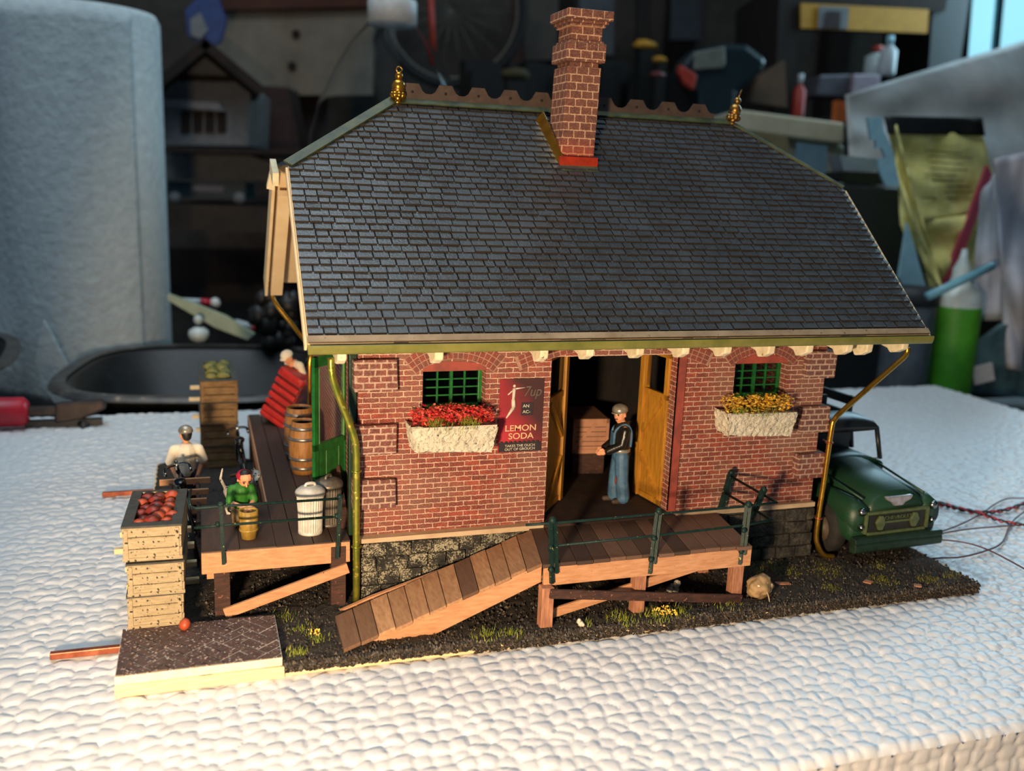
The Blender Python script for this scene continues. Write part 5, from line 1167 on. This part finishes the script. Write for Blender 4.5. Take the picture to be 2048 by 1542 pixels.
# ------------------------------------------------------------------ garage clutter behind the foam board
CAMP = Vector((-4.688, -29.416, 13.78))
def at(px, py, y):                       # the point at real depth y (cm) along a sight line of the photograph
    d = fw + (px-1024)/1893.83*r2 - (py-771)/1893.83*u2; return CAMP + d*((y-CAMP.y)/d.y)
TZ = -5.5
def slabpoly(name, m, parent, pts, y, thick=1., o=(0, 0, 0), bevel=0, dy=None):     # an outlined body with its own thickness at depth y
    P = [at(px, py, y if dy is None else y+dy[i]) for i, (px, py) in enumerate(pts)]; Q = [p+Vector((thick*.3, thick, 0)) for p in P]; n = len(P)
    return MB(o).add(P+Q, [tuple(range(n)), tuple(range(2*n-1, n-1, -1))]+[(i, i+n, (i+1) % n+n, (i+1) % n) for i in range(n)]).build(name, m, parent, bevel)
# paper towel roll
T = thing('paper_towel_roll', 'tall pale paper towel roll standing at the left behind the black trays', 'paper towel roll', (-13.6, 58, TZ))
MB().lathe([(2, 0), (6.3, 0), (6.42, .3), (6.42, 30.6), (6.1, 31.2), (2, 31.2), (2, 0)], n=64).build('roll', M_paper, T)
MB().lathe([(2.05, .2), (2.05, 31.3)], n=24).build('cardboard_core', M_bcream, T)
vs = []; fs = []
for i in range(40):                                                   # outer sheet with its hanging tail
    a = math.radians(-172+i*3.2); 
    for j in range(26):
        z = 31-j*1.24; rr = 6.55+.0*j
        if i < 7: rr += (7-i)*.08
        lift = max(0, (10-i))*max(0, j-17)*.035
        vs.append((math.cos(a)*(rr+lift*.3), math.sin(a)*(rr+lift), z))
for i in range(39):
    for j in range(25): q = i*26+j; fs.append((q, q+26, q+27, q+1))
sh = MB().add(vs, fs, 0, True).build('outer_sheet', M_paper, T); so = sh.modifiers.new('s', 'SOLIDIFY'); so.thickness = .0008
pts = [(86, 640), (112, 690), (135, 735), (152, 780), (160, 810), (108, 805), (84, 765), (70, 725)]
slabpoly('sheet_tail', M_paper, T, pts, 48, .3, (-13.6, 58, TZ))
# black trays
def tray(label, c, ax, ay, rz, h=5.2):
    T = thing('plastic_tray', label, 'tray', c, (0, 0, rz)); mb = MB(); n = 48
    def rr(k, e=3.2):
        a = 2*PI*k/n; return (ax*abs(math.cos(a))**(2/e)*(1 if math.cos(a) > 0 else -1), ay*abs(math.sin(a))**(2/e)*(1 if math.sin(a) > 0 else -1))
    L_ = [(.8, 0), (.98, h-.2), (1.06, h), (1.08, h-.3), (1.06, h+.12), (.95, h-.1), (.78, .4), (.0, .4)]
    vs = [(rr(k)[0]*s_, rr(k)[1]*s_, z) for s_, z in L_ for k in range(n)]
    fs = [(i*n+j, i*n+(j+1) % n, (i+1)*n+(j+1) % n, (i+1)*n+j) for i in range(len(L_)-1) for j in range(n)]
    mb.add(vs, fs, 0, True).build('tray_shell', M_blackpl, T)
    MB().add([(rr(k)[0]*s_, rr(k)[1]*s_, z) for s_, z in ((1.0, h+.16), (1.1, h+.2), (1.12, h-.1)) for k in range(n)], [(i*n+j, i*n+(j+1) % n, (i+1)*n+(j+1) % n, (i+1)*n+j) for i in range(2) for j in range(n)], 0, True).build('rim', mat('tray_rim', '#3c3834', '#55504a', 1, .4, .2, speck='#8a7a68', sp_amt=.68, sp_scale=1), T)
tray('large oval black plastic tray behind the foam board, right of the red handle', (-4.6, 40.5, TZ), 8.4, 8.8, -.15)
tray('second black plastic tray cut off by the left edge, behind the red handle', (-26, 44, TZ), 8, 8.5, .1, 6)
# pliers
T = thing('pliers', 'red handled pliers with dark jaws lying on the back edge of the foam board', 'pliers', (-14, 26.2, -.3))
MB().tube([(-7, .2, .8), (-3, .1, .82), (.0, 0, .8), (.25, 0, .8)], [.7, .8, .8, .55], 14).build('red_grip', M_redh, T)
MB().box(.1, 1.9, -.2, .45, .55, 1.0).build('shank', M_steel, T, bevel=.1); MB().prism([(1.5, .1), (2.9, .3), (4.2, .9), (4.0, 1.3), (1.6, 1.2)], 'y', -.3, .5).build('jaw', M_steel, T, bevel=.12)
MB().box(.0, 3.9, -.1, .4, -.1, .25).tube([(2.8, 0, .0), (3.1, -.4, -.05)], .22, 10).build('lower_handle', M_blackpl, T)
# sticks and small parts behind the tray
o = slabpoly('craft_stick', M_lblue if 0 else mat('pale_green_stick', '#a8b49a', '#98a48a', 1, .6, 0), None, [(335, 588), (395, 610), (450, 632), (508, 668), (495, 680), (430, 655), (335, 600)], 46, .4); tag(o, 'pale green craft stick propped behind the black tray', 'craft stick')
for k, (a, b) in enumerate((((365, 603), (430, 606)), ((470, 645), (530, 662)))):
    mb = MB(); p, q = at(*a, 50), at(*b, 50); mb = MB(p); mb.tube([p, p.lerp(q, .7)], .3, 8).ball(q, .45, 8); T = tag(mb.build('white_swab', M_capw), 'white and red swab stick, ' + ('left' if k == 0 else 'right') + ' one above the black tray', 'swab stick')
    MB(p).tube([p.lerp(q, .55), p.lerp(q, .85)], .33, 8).build('red_band', M_redh, T)
p = at(398, 690, 44); o = MB(p).ball(p+Vector((0, 0, .8)), .75, 12, 0, (1, 1, .8), .05).ball(p+Vector((0, 0, 1.9)), .35, 10).build('glass_stopper', M_clearw); tag(o, 'small shiny glass stopper behind the black tray', 'stopper')
mb = MB(at(545, 640, 48)); 
for q in range(26): c = at(U(515, 590), U(590, 690), 48); mb.ball(c, U(.5, 1.1), 7, nz=.2)
o = mb.build('dark_sponge', M_blackpl); tag(o, 'black crumpled sponge behind the rear roof eave at left', 'sponge')
# jug
T = thing('water_jug', 'big clear plastic water bottle with white cap behind the roof ridge', 'bottle', tuple(at(780, 420, 53)[:2])+(TZ,))
J = [(6.6, 0), (7.0, 1), (7.0, 20.5), (6.8, 22.4), (6.1, 25), (4.9, 27.6), (3.4, 30.0), (2.2, 31.4), (1.7, 32), (1.65, 33)]
MB().lathe(J+[(r_-.06, z) for r_, z in J[::-1]], n=56).build('jug_body', M_jug, T)
MB().lathe([(2.05, 31.5), (2.05, 33.3), (1.95, 33.5), (0, 33.5)], n=48, ribs=-.012).build('cap', M_capw, T)
MB().lathe([(0, .1), (6.3, .1), (6.55, 1), (6.55, 20.5), (6.4, 21.7), (0, 21.7)], n=48).build('water', M_water, T)
# right hand clutter
T = thing('glue_bottle', 'translucent bottle with green label and pointed nozzle at the right edge', 'bottle', tuple(at(1902, 700, 32)[:2])+(TZ,))
MB().lathe([(1.75, 0), (1.85, .4), (1.85, 11.4), (1.65, 12.0), (.85, 12.6), (.7, 13.2), (.7, 13.8), (.35, 14.6), (.2, 15.4), (0, 15.4)], n=36).build('bottle_body', M_clearw, T); MB().lathe([(1.88, 1.0), (1.9, 1.1), (1.9, 10.7), (1.88, 10.8)], n=36).build('label', M_glabel, T)
T = thing('glass_jar', 'ridged grey glass jar with dark lid between the roof eave and the green bottle', 'jar', tuple(at(1812, 700, 33)[:2])+(TZ,))
MB().lathe([(1.95, 0), (2.0, .3), (2.0, 11), (1.9, 11.3)], n=40, ribs=-.02).build('jar_body', mat('ridged_grey', '#5c6266', '#4c5256', 1, .3, .1), T); MB().lathe([(2.05, 10.8), (2.05, 12.2), (0, 12.2)], n=36).build('lid', M_boxd, T)
T = thing('storage_box', 'charcoal box standing behind the right end of the roof', 'box', at(1750, 600, 37))
slabpoly('box_body', M_boxd, T, [(1600, 365), (1822, 378), (1795, 790), (1600, 790)], 43, 9, at(1750, 600, 37), .2)
o = slabpoly('black_clip', M_blackpl, None, [(1683, 343), (1775, 345), (1776, 370), (1686, 364)], 43.5, 4, at(1730, 360, 43.5)); tag(o, 'small black case lying on top of the charcoal box', 'case')
o = slabpoly('clear_case', mat('clear_case_mat', '#9aa4ac', '#8a949c', 1, .3, 0), None, [(1680, 310), (1758, 318), (1766, 343), (1688, 342)], 43.8, 3, at(1720, 330, 43.8)); tag(o, 'pale translucent case on top of the small black case', 'case')
T = thing('yellow_envelope', 'crumpled yellow paper bag with black header band at the right', 'paper bag', at(1880, 400, 40))
o0 = at(1880, 400, 40)
def sheetgrid(name, m, parent, c4, ys, nx, ny, amp, o, th=.15):
    (a, b, c, d) = c4; vs = []; A = Vector((a[0], a[1], 0)); B = Vector((b[0], b[1], 0)); C = Vector((c[0], c[1], 0)); Dd = Vector((d[0], d[1], 0))
    for j in range(ny+1):
        for i in range(nx+1):
            u, v = i/nx, j/ny; q = A.lerp(B, u).lerp(Dd.lerp(C, u), v); y = (ys[0]*(1-u)+ys[1]*u)*(1-v)+(ys[3]*(1-u)+ys[2]*u)*v
            y += amp*(math.sin(u*7+v*3)*.5+math.sin(v*9-u*4)*.35+NZ.noise(Vector((u*4, v*4, amp)))*1.2); vs.append(at(q.x, q.y, y))
    fs = [(j*(nx+1)+i, j*(nx+1)+i+1, (j+1)*(nx+1)+i+1, (j+1)*(nx+1)+i) for j in range(ny) for i in range(nx)]
    ob = MB(o).add(vs, fs, 0, True).build(name, m, parent); s_ = ob.modifiers.new('s', 'SOLIDIFY'); s_.thickness = th*S; return ob
sheetgrid('bag_sheet', M_ybag, T, ((1775, 262), (1962, 264), (2002, 420), (1822, 445)), (39, 40, 38, 38), 20, 20, .6, o0)
sheetgrid('bag_fold', M_ybag, T, ((1790, 250), (1830, 400), (1890, 600), (1800, 450)), (38, 37, 36, 37), 12, 12, .8, o0)
sheetgrid('bag_sheet', M_ybag, T, ((1822, 445), (2002, 420), (1925, 580), (1862, 592)), (38, 38, 37.5, 37.5), 12, 12, .8, o0)
sheetgrid('header_band', M_blackpl, T, ((1768, 232), (1962, 236), (1968, 272), (1775, 268)), (38.6, 39.6, 39.4, 38.5), 8, 3, .1, o0)
mb = MB(o0)
for k in range(9):
    y_ = 300+k*12; x0 = 1850+U(-10, 30); mb.tube([at(x0, y_, 37.9), at(x0+U(50, 90), y_+U(0, 8), 38.1)], .06, 4)
mb.build('faint_writing', M_ink, T)
o = slabpoly('notched_card', M_lblue, None, [(1735, 235), (1763, 233), (1768, 262), (1785, 300), (1800, 372), (1772, 372), (1758, 340), (1756, 318), (1772, 316), (1764, 296), (1752, 296), (1752, 280), (1742, 280)], 36, .4, at(1760, 300, 36)); tag(o, 'pale blue notched card beside the yellow bag', 'card')
o = slabpoly('blue_card', M_lblue, None, [(1815, 445), (1848, 560), (1858, 592), (1815, 590), (1798, 555)], 35.5, .4, at(1830, 520, 35)); tag(o, 'pale blue triangular card below the yellow bag', 'card')
T = thing('storage_tub', 'cream and grey plastic storage box behind the right half of the ridge', 'storage box', at(1590, 300, 60))
slabpoly('tub_body', M_whitebox, T, [(1475, 262), (1690, 290), (1690, 420), (1475, 420)], 60, 14, at(1590, 300, 60), .4); slabpoly('tub_rim', M_capw if 0 else mat('cream_rim', '#d0c4a4', '#c0b494', .5, .6, 0), T, [(1472, 218), (1690, 246), (1688, 290), (1472, 262)], 59, 15, at(1590, 300, 60), .3)
slabpoly('tub_window', mat('blueish_panel', '#7c98a4', '#6c8894', .5, .4, 0), T, [(1595, 285), (1655, 292), (1652, 350), (1590, 330)], 58.9, .5, at(1590, 300, 60)); slabpoly('tub_window', mat('tan_panel', '#8a7c58', '#7a6c4a', .5, .5, 0), T, [(1512, 262), (1575, 275), (1582, 320), (1505, 290)], 58.9, .5, at(1590, 300, 60))
sheetgr = sheetgrid('plastic_sheet', M_grbag, None, ((1690, 190), (2120, 60), (2120, 460), (1700, 360)), (56, 66, 50, 50), 40, 24, 1.0, at(1900, 200, 55)); tag(sheetgr, 'crumpled translucent grey sheet draped behind the yellow bag', 'plastic sheet')
T = sheetgrid('grey_cloth', M_gcloth, None, ((1988, 318), (2110, 290), (2110, 760), (2012, 735)), (31, 33, 31, 31), 20, 30, .9, at(2040, 500, 31)); tag(T, 'grey cloth hanging at the right edge of the picture', 'cloth')
o = sheetgrid('grey_cloth', M_gcloth, None, ((1960, 390), (2010, 320), (2010, 640), (1942, 640)), (35, 33, 32, 34), 12, 16, .5, at(1980, 480, 33)); tag(o, 'fold of grey cloth behind the teal stick', 'cloth')
o = slabpoly('pink_strip', M_pink, None, [(1935, 440), (1975, 330), (1985, 350), (1930, 500), (1885, 610), (1872, 600)], 37, .5, at(1930, 470, 37)); tag(o, 'pink plastic strip beside the yellow bag', 'strip')
mb = MB(at(1855, 593, 30)); mb.tube([at(1855, 593, 30), at(1985, 532, 30.5)], .35, 10); o = mb.build('teal_stick', M_tealp); tag(o, 'pale teal stick leaning across the green bottle nozzle', 'stick')
o = slabpoly('magazine', mat('teal_photo', '#4c7078', '#2c4248', .4, .5, 0), None, [(1955, 690), (2010, 650), (2080, 640), (2080, 800), (1925, 780)], 31, .8, at(2000, 730, 31)); tag(o, 'teal and white printed packet at the lower right behind the foam board', 'packet')
slabpoly('printed_patch', M_capw, o, [(1945, 735), (1985, 725), (1990, 760), (1950, 770)], 30.7, .2, at(2000, 730, 31))
o = slabpoly('dark_bin', M_blackpl, None, [(1900, 780), (2120, 700), (2120, 790), (1900, 800)], 36, 6, at(2000, 800, 36)); tag(o, 'black bin at the right edge behind the foam board', 'bin')
# drill
o0 = at(1440, 160, 84); T = thing('cordless_drill', 'dark teal cordless drill with red trigger standing behind the ridge', 'drill', o0)
slabpoly('drill_housing', M_dteal, T, [(1362, 128), (1385, 100), (1440, 86), (1495, 88), (1535, 118), (1530, 140), (1500, 165), (1475, 185), (1468, 262), (1400, 262), (1395, 185), (1370, 160)], 84, 6, o0, .8)
slabpoly('side_panel', M_dgrey, T, [(1388, 104), (1450, 92), (1452, 128), (1445, 136), (1388, 140)], 83.3, .8, o0, .2); slabpoly('trigger', M_dred, T, [(1360, 128), (1382, 140), (1396, 150), (1388, 182), (1368, 168), (1358, 146)], 83.2, 2, o0, .3)
slabpoly('battery', M_boxd, T, [(1390, 262), (1475, 262), (1478, 300), (1388, 300)], 83, 8, o0, .4)
# shelving unit with yellow sign and bottles
o0 = at(1740, 120, 100); T = thing('shelf_unit', 'dark shelf unit with yellow price strip under its top shelf', 'shelf', o0)
slabpoly('top_shelf', M_stud, T, [(1575, -30), (1900, -30), (1890, 22), (1590, 8)], 98, 22, o0); slabpoly('side_board', M_stud, T, [(1560, -40), (1600, -40), (1585, 330), (1545, 330)], 97, 24, o0)
slabpoly('side_board', M_blackpl, T, [(1870, -40), (1945, -40), (1900, 260), (1850, 240)], 99, 18, o0); slabpoly('shelf_board', M_stud, T, [(1570, 236), (1880, 230), (1880, 250), (1570, 256)], 98, 20, o0)
slabpoly('yellow_strip', M_yel, T, [(1602, 6), (1858, 19), (1855, 66), (1602, 56)], 96.5, .6, o0)
slabpoly('sticker', M_hwhite, T, [(1638, 12), (1698, 14), (1695, 58), (1636, 56)], 96.2, .2, o0); slabpoly('sticker_picture', M_hbrown, T, [(1655, 22), (1682, 23), (1680, 57), (1650, 56)], 96, .15, o0)
def bot(label, px, pyb, pyt, y, wpx, m, mc, nm='bottle', neck=.35):
    b = at(px, pyb, y); t_ = at(px, pyt, y); h_ = (t_-b).length; r_ = wpx/2*(y+29)/1893*1.05
    T = thing(nm, label, 'bottle', b); MB().lathe([(r_*.95, 0), (r_, h_*.05), (r_, h_*.62), (r_*neck, h_*.76), (r_*neck, h_*.8)], n=24).build('bottle_body', m, T); MB().lathe([(r_*neck*1.2, h_*.78), (r_*neck*1.2, h_), (0, h_)], n=18).build('cap', mc, T); return T
bot('red orange bottle with pale cap on the left of the shelf', 1594, 236, 148, 94, 26, M_dred, M_capw)
bot('white spray bottle standing high on the shelf', 1772, 150, 72, 94, 36, M_capw, M_lblue)
bot('clear round bottle with red cap behind the pink label tub', 1750, 150, 92, 97, 50, M_clearw, M_dred)
o = slabpoly('labelled_tub', M_wtub, None, [(1706, 148), (1762, 148), (1758, 192), (1704, 190)], 93, 6, at(1730, 170, 93), .3); tag(o, 'pink and white labelled tub on the shelf', 'tub')
o = slabpoly('grey_carton', mat('grey_carton_mat', '#5c5860', '#4c484f', .4, .6, 0), None, [(1640, 150), (1702, 148), (1702, 196), (1630, 192)], 94, 6, at(1670, 170, 93), .3); tag(o, 'grey carton beside the pink labelled tub', 'carton')
o = slabpoly('orange_tray', M_orange, None, [(1675, 200), (1712, 205), (1700, 215), (1690, 245), (1672, 245)], 66, 1.5, at(1690, 220, 66)); tag(o, 'small orange wooden tray corner above the grey sheet', 'tray')
o = slabpoly('tan_board', mat('tan_board_mat', '#6b5038', '#5a422e', .3, .8, 0), None, [(1520, 150), (1570, 120), (1575, 215), (1500, 205)], 92, 2, at(1540, 170, 92)); tag(o, 'brown board behind the drill handle', 'board')
# daylight window at the upper right
T = bpy.data.objects.new('window_1', None); COL.objects.link(T); o0 = at(1990, 60, 112); T.location = o0*S; tag(T, 'bright daylight window with a plastic curtain in the upper right corner', 'window', kind='structure')
slabpoly('window_pane', M_sky, T, [(1950, -60), (2120, -60), (2120, 120), (2040, 150), (1925, 165)], 113, .4, o0)
slabpoly('window_frame', M_stud, T, [(1915, -60), (1950, -60), (1932, 170), (1898, 170)], 112, 3, o0); slabpoly('window_frame', mat('teal_frame', '#3c6a74', '#2c545e', .4, .6, 0), T, [(2002, -60), (2014, -60), (1994, 160), (1982, 160)], 112, 1, o0)
# left and centre background
o0 = at(415, 200, 112); T = thing('model_house', 'blurred white gabled model house on the back shelf left of the jug', 'model house', o0)
slabpoly('house_front', M_hwhite, T, [(322, 180), (410, 112), (500, 185), (496, 292), (322, 290)], 112, 12, o0)
for k in range(4): slabpoly('window', M_stud, T, [(362+k*24, 222), (380+k*24, 222), (380+k*24, 265), (362+k*24, 265)], 111.6, .3, o0)
slabpoly('porch_roof', mat('pale_shingle', '#98989a', '#848488', 1, .7, 0), T, [(322, 196), (440, 205), (445, 222), (322, 212)], 110.5, 2, o0); slabpoly('attic_band', M_stud, T, [(322, 148), (480, 152), (480, 164), (322, 160)], 111.4, .4, o0)
mb = MB(o0); mb.beam(at(405, 95, 110), at(520, 190, 110), 12, 1.2); mb.beam(at(415, 95, 110), at(300, 190, 110), 12, 1.2); mb.build('gable_roof', M_stud, T)
o = slabpoly('model_house', M_hbrown, None, [(500, 170), (575, 175), (600, 300), (498, 300)], 127, 8, at(540, 240, 127)); tag(o, 'dark brown blurred model building right of the white one', 'model house')
o = slabpoly('blue_oval_sign', M_blue, None, [(370, 20), (400, -10), (435, -5), (452, 40), (440, 85), (410, 95), (375, 70)], 105, .8, at(410, 50, 105)); tag(o, 'round blue and white sign above the white model house', 'sign'); slabpoly('pale_centre', M_hwhite, o, [(380, 38), (400, 25), (415, 60), (400, 78), (382, 70)], 104.6, .3, at(410, 50, 105))
o0 = at(420, 370, 110); T = thing('model_wagon', 'teal and white toy wagon on the shelf below the white model house', 'toy wagon', o0)
slabpoly('wagon_bed', mat('teal_wagon', '#1c4048', '#16343c', 1, .5, 0), T, [(335, 362), (490, 366), (492, 398), (335, 392)], 110, 5, o0); slabpoly('side_label', mat('pale_label', '#8c8a94', '#7c7a84', 1, .6, 0), T, [(385, 370), (448, 372), (446, 384), (385, 382)], 109.6, .3, o0)
for px in (350, 478): p = at(px, 396, 108); MB(o0).ball(p, .9, 10).build('wheel', M_hwhite, T)
o = slabpoly('grey_block', M_hwhite, None, [(330, 305), (500, 312), (560, 330), (555, 362), (330, 358)], 116, 6, at(430, 330, 116)); tag(o, 'pale grey block wall behind the toy wagon', 'block')
for k, (l, q) in enumerate((('upper dark shelf board carrying the model houses', [(300, 292), (620, 300), (620, 310), (300, 304)]), ('lower brown shelf board under the toy wagon', [(300, 408), (640, 418), (640, 470), (300, 455)]))):
    o = slabpoly('shelf_board', mat('brown_shelf', '#3c2c1c', '#2c2014', .4, .8, 0) if k else M_stud, None, q, 104, 22, at(450, 430, 104)); tag(o, l, 'shelf')
o = slabpoly('tan_wallboard', mat('tan_wall_panel', '#8f8270', '#7c7060', .2, .9, 0), None, [(400, 25), (745, 20), (745, 190), (440, 190)], 140, 2, at(600, 100, 140)); tag(o, 'dim tan wall panel with dark knots behind the jug', 'panel')
for px, py in ((592, 68), (584, 132)): slabpoly('knot', M_stud, o, [(px-9, py), (px-6, py-8), (px+4, py-9), (px+9, py), (px+5, py+8), (px-5, py+8)], 139.5, .2, at(600, 100, 140))
o = slabpoly('orange_beam', mat('orange_beam_mat', '#5a301c', '#4a2818', .3, .8, 0), None, [(440, -20), (780, -30), (780, 12), (440, 20)], 138, 3, at(600, 0, 138)); tag(o, 'dark orange brown beam along the top of the picture', 'beam')
c0 = at(905, 20, 129); T = thing('hanging_bicycle', 'large dark wheel of a bicycle hanging behind the jug and chimney', 'bicycle', c0, (0, 0, -.32))
MB().ring((0, 0, 0), 11.6, .75, (0, 1, 0), 64, 10).build('tyre', M_tyre, T); MB().ring((0, 0, 0), 10.6, .3, (0, 1, 0), 64, 6).build('rim', M_zincd, T)
mb = MB()
for k in range(18): a = 2*PI*k/18; mb.tube([(0, 0, 0), (10.5*math.cos(a), 0, 10.5*math.sin(a))], .07, 4)
mb.build('spokes', M_zincd, T)
mb = MB(at(862, 60, 108)); mb.tube([at(860, -40, 108), at(868, 128, 108)], .45, 8); o = mb.build('red_rod', M_dred); tag(o, 'thin red rod hanging in front of the bicycle wheel', 'rod')
o0 = at(940, 90, 134)
for k, (l, px, w_, m, t_) in enumerate((('grey white wall panel right of the bicycle wheel', 1085, 65, M_wallb, 120), ('reddish brown upright left of the chimney', 1035, 24, mat('red_brown_post', '#4c2818', '#3c2014', .3, .8, 0), 230), ('grey panel right of the chimney top', 1195, 70, mat('grey_panel_mat', '#5c5a5c', '#4c4a4c', .2, .9, 0), 110), ('brown post right of the chimney', 1290, 30, M_stud, 260), ('grey panel above the drill', 1375, 60, mat('grey_panel_dark', '#3c3c40', '#323236', .2, .9, 0), 80))):
    o = slabpoly('wall_board', m, None, [(px-w_/2, -40), (px+w_/2, -40), (px+w_/2-3, t_), (px-w_/2-4, t_)], 136-k, 2, at(px, 40, 136)); tag(o, l, 'board')
zc_ = at(1430, 300, 84).z
xa_, xb_ = at(930, 300, 84).x, at(1482, 300, 84).x
T = thing('tool_cabinet', 'dark tool cabinet behind the depot roof carrying the drill and the dark clutter', 'cabinet', ((xa_+xb_)/2, 100, -108)); o0 = ((xa_+xb_)/2, 100, -108)
MB(o0).box(xa_, xb_, 80, 134, -107, zc_-.6).build('cabinet_body', M_stud, T); MB(o0).box(xa_-1, xb_+1, 79, 135, zc_-.6, zc_-.05).build('cabinet_top', M_boxd, T)
for k, (px, py, r_, m, l) in enumerate(((1290, 90, 22, M_yel, 'yellow tool part lying in the dark clutter left of the drill'), (1320, 120, 15, M_yel, 'second yellow tool part nearer the drill'), (1030, 150, 26, mat('olive_lump', '#4c4020', '#3c3218', 1, .8, 0), 'olive brown lump behind the chimney cresting'), (1315, 150, 14, M_darkred, 'dark red lump behind the right cresting'))):
    c = at(px, py, 106-k*3); o = MB(c).ball(c, r_*.06, 10, 0, (1.4, 1, .6), .15).build('tool_part', m); tag(o, l, 'tool part')
    MB(c).box(c.x-r_*.05, c.x+r_*.05, c.y-1, c.y+1, zc_, c.z-r_*.03).build('stand', M_blackpl, o)
mb = MB(at(1200, 190, 118))
for k in range(40):
    c = at(U(960, 1400), U(120, 235), U(112, 126)); w_ = U(1.2, 3.5); mb.box(c.x-w_, c.x+w_, c.y-U(1, 2), c.y+U(1, 2), zc_, c.z)
o = mb.build('dark_clutter', M_blackpl); tag(o, 'heap of dark tools and boxes on the cabinet behind the ridge', 'clutter', kind='stuff')
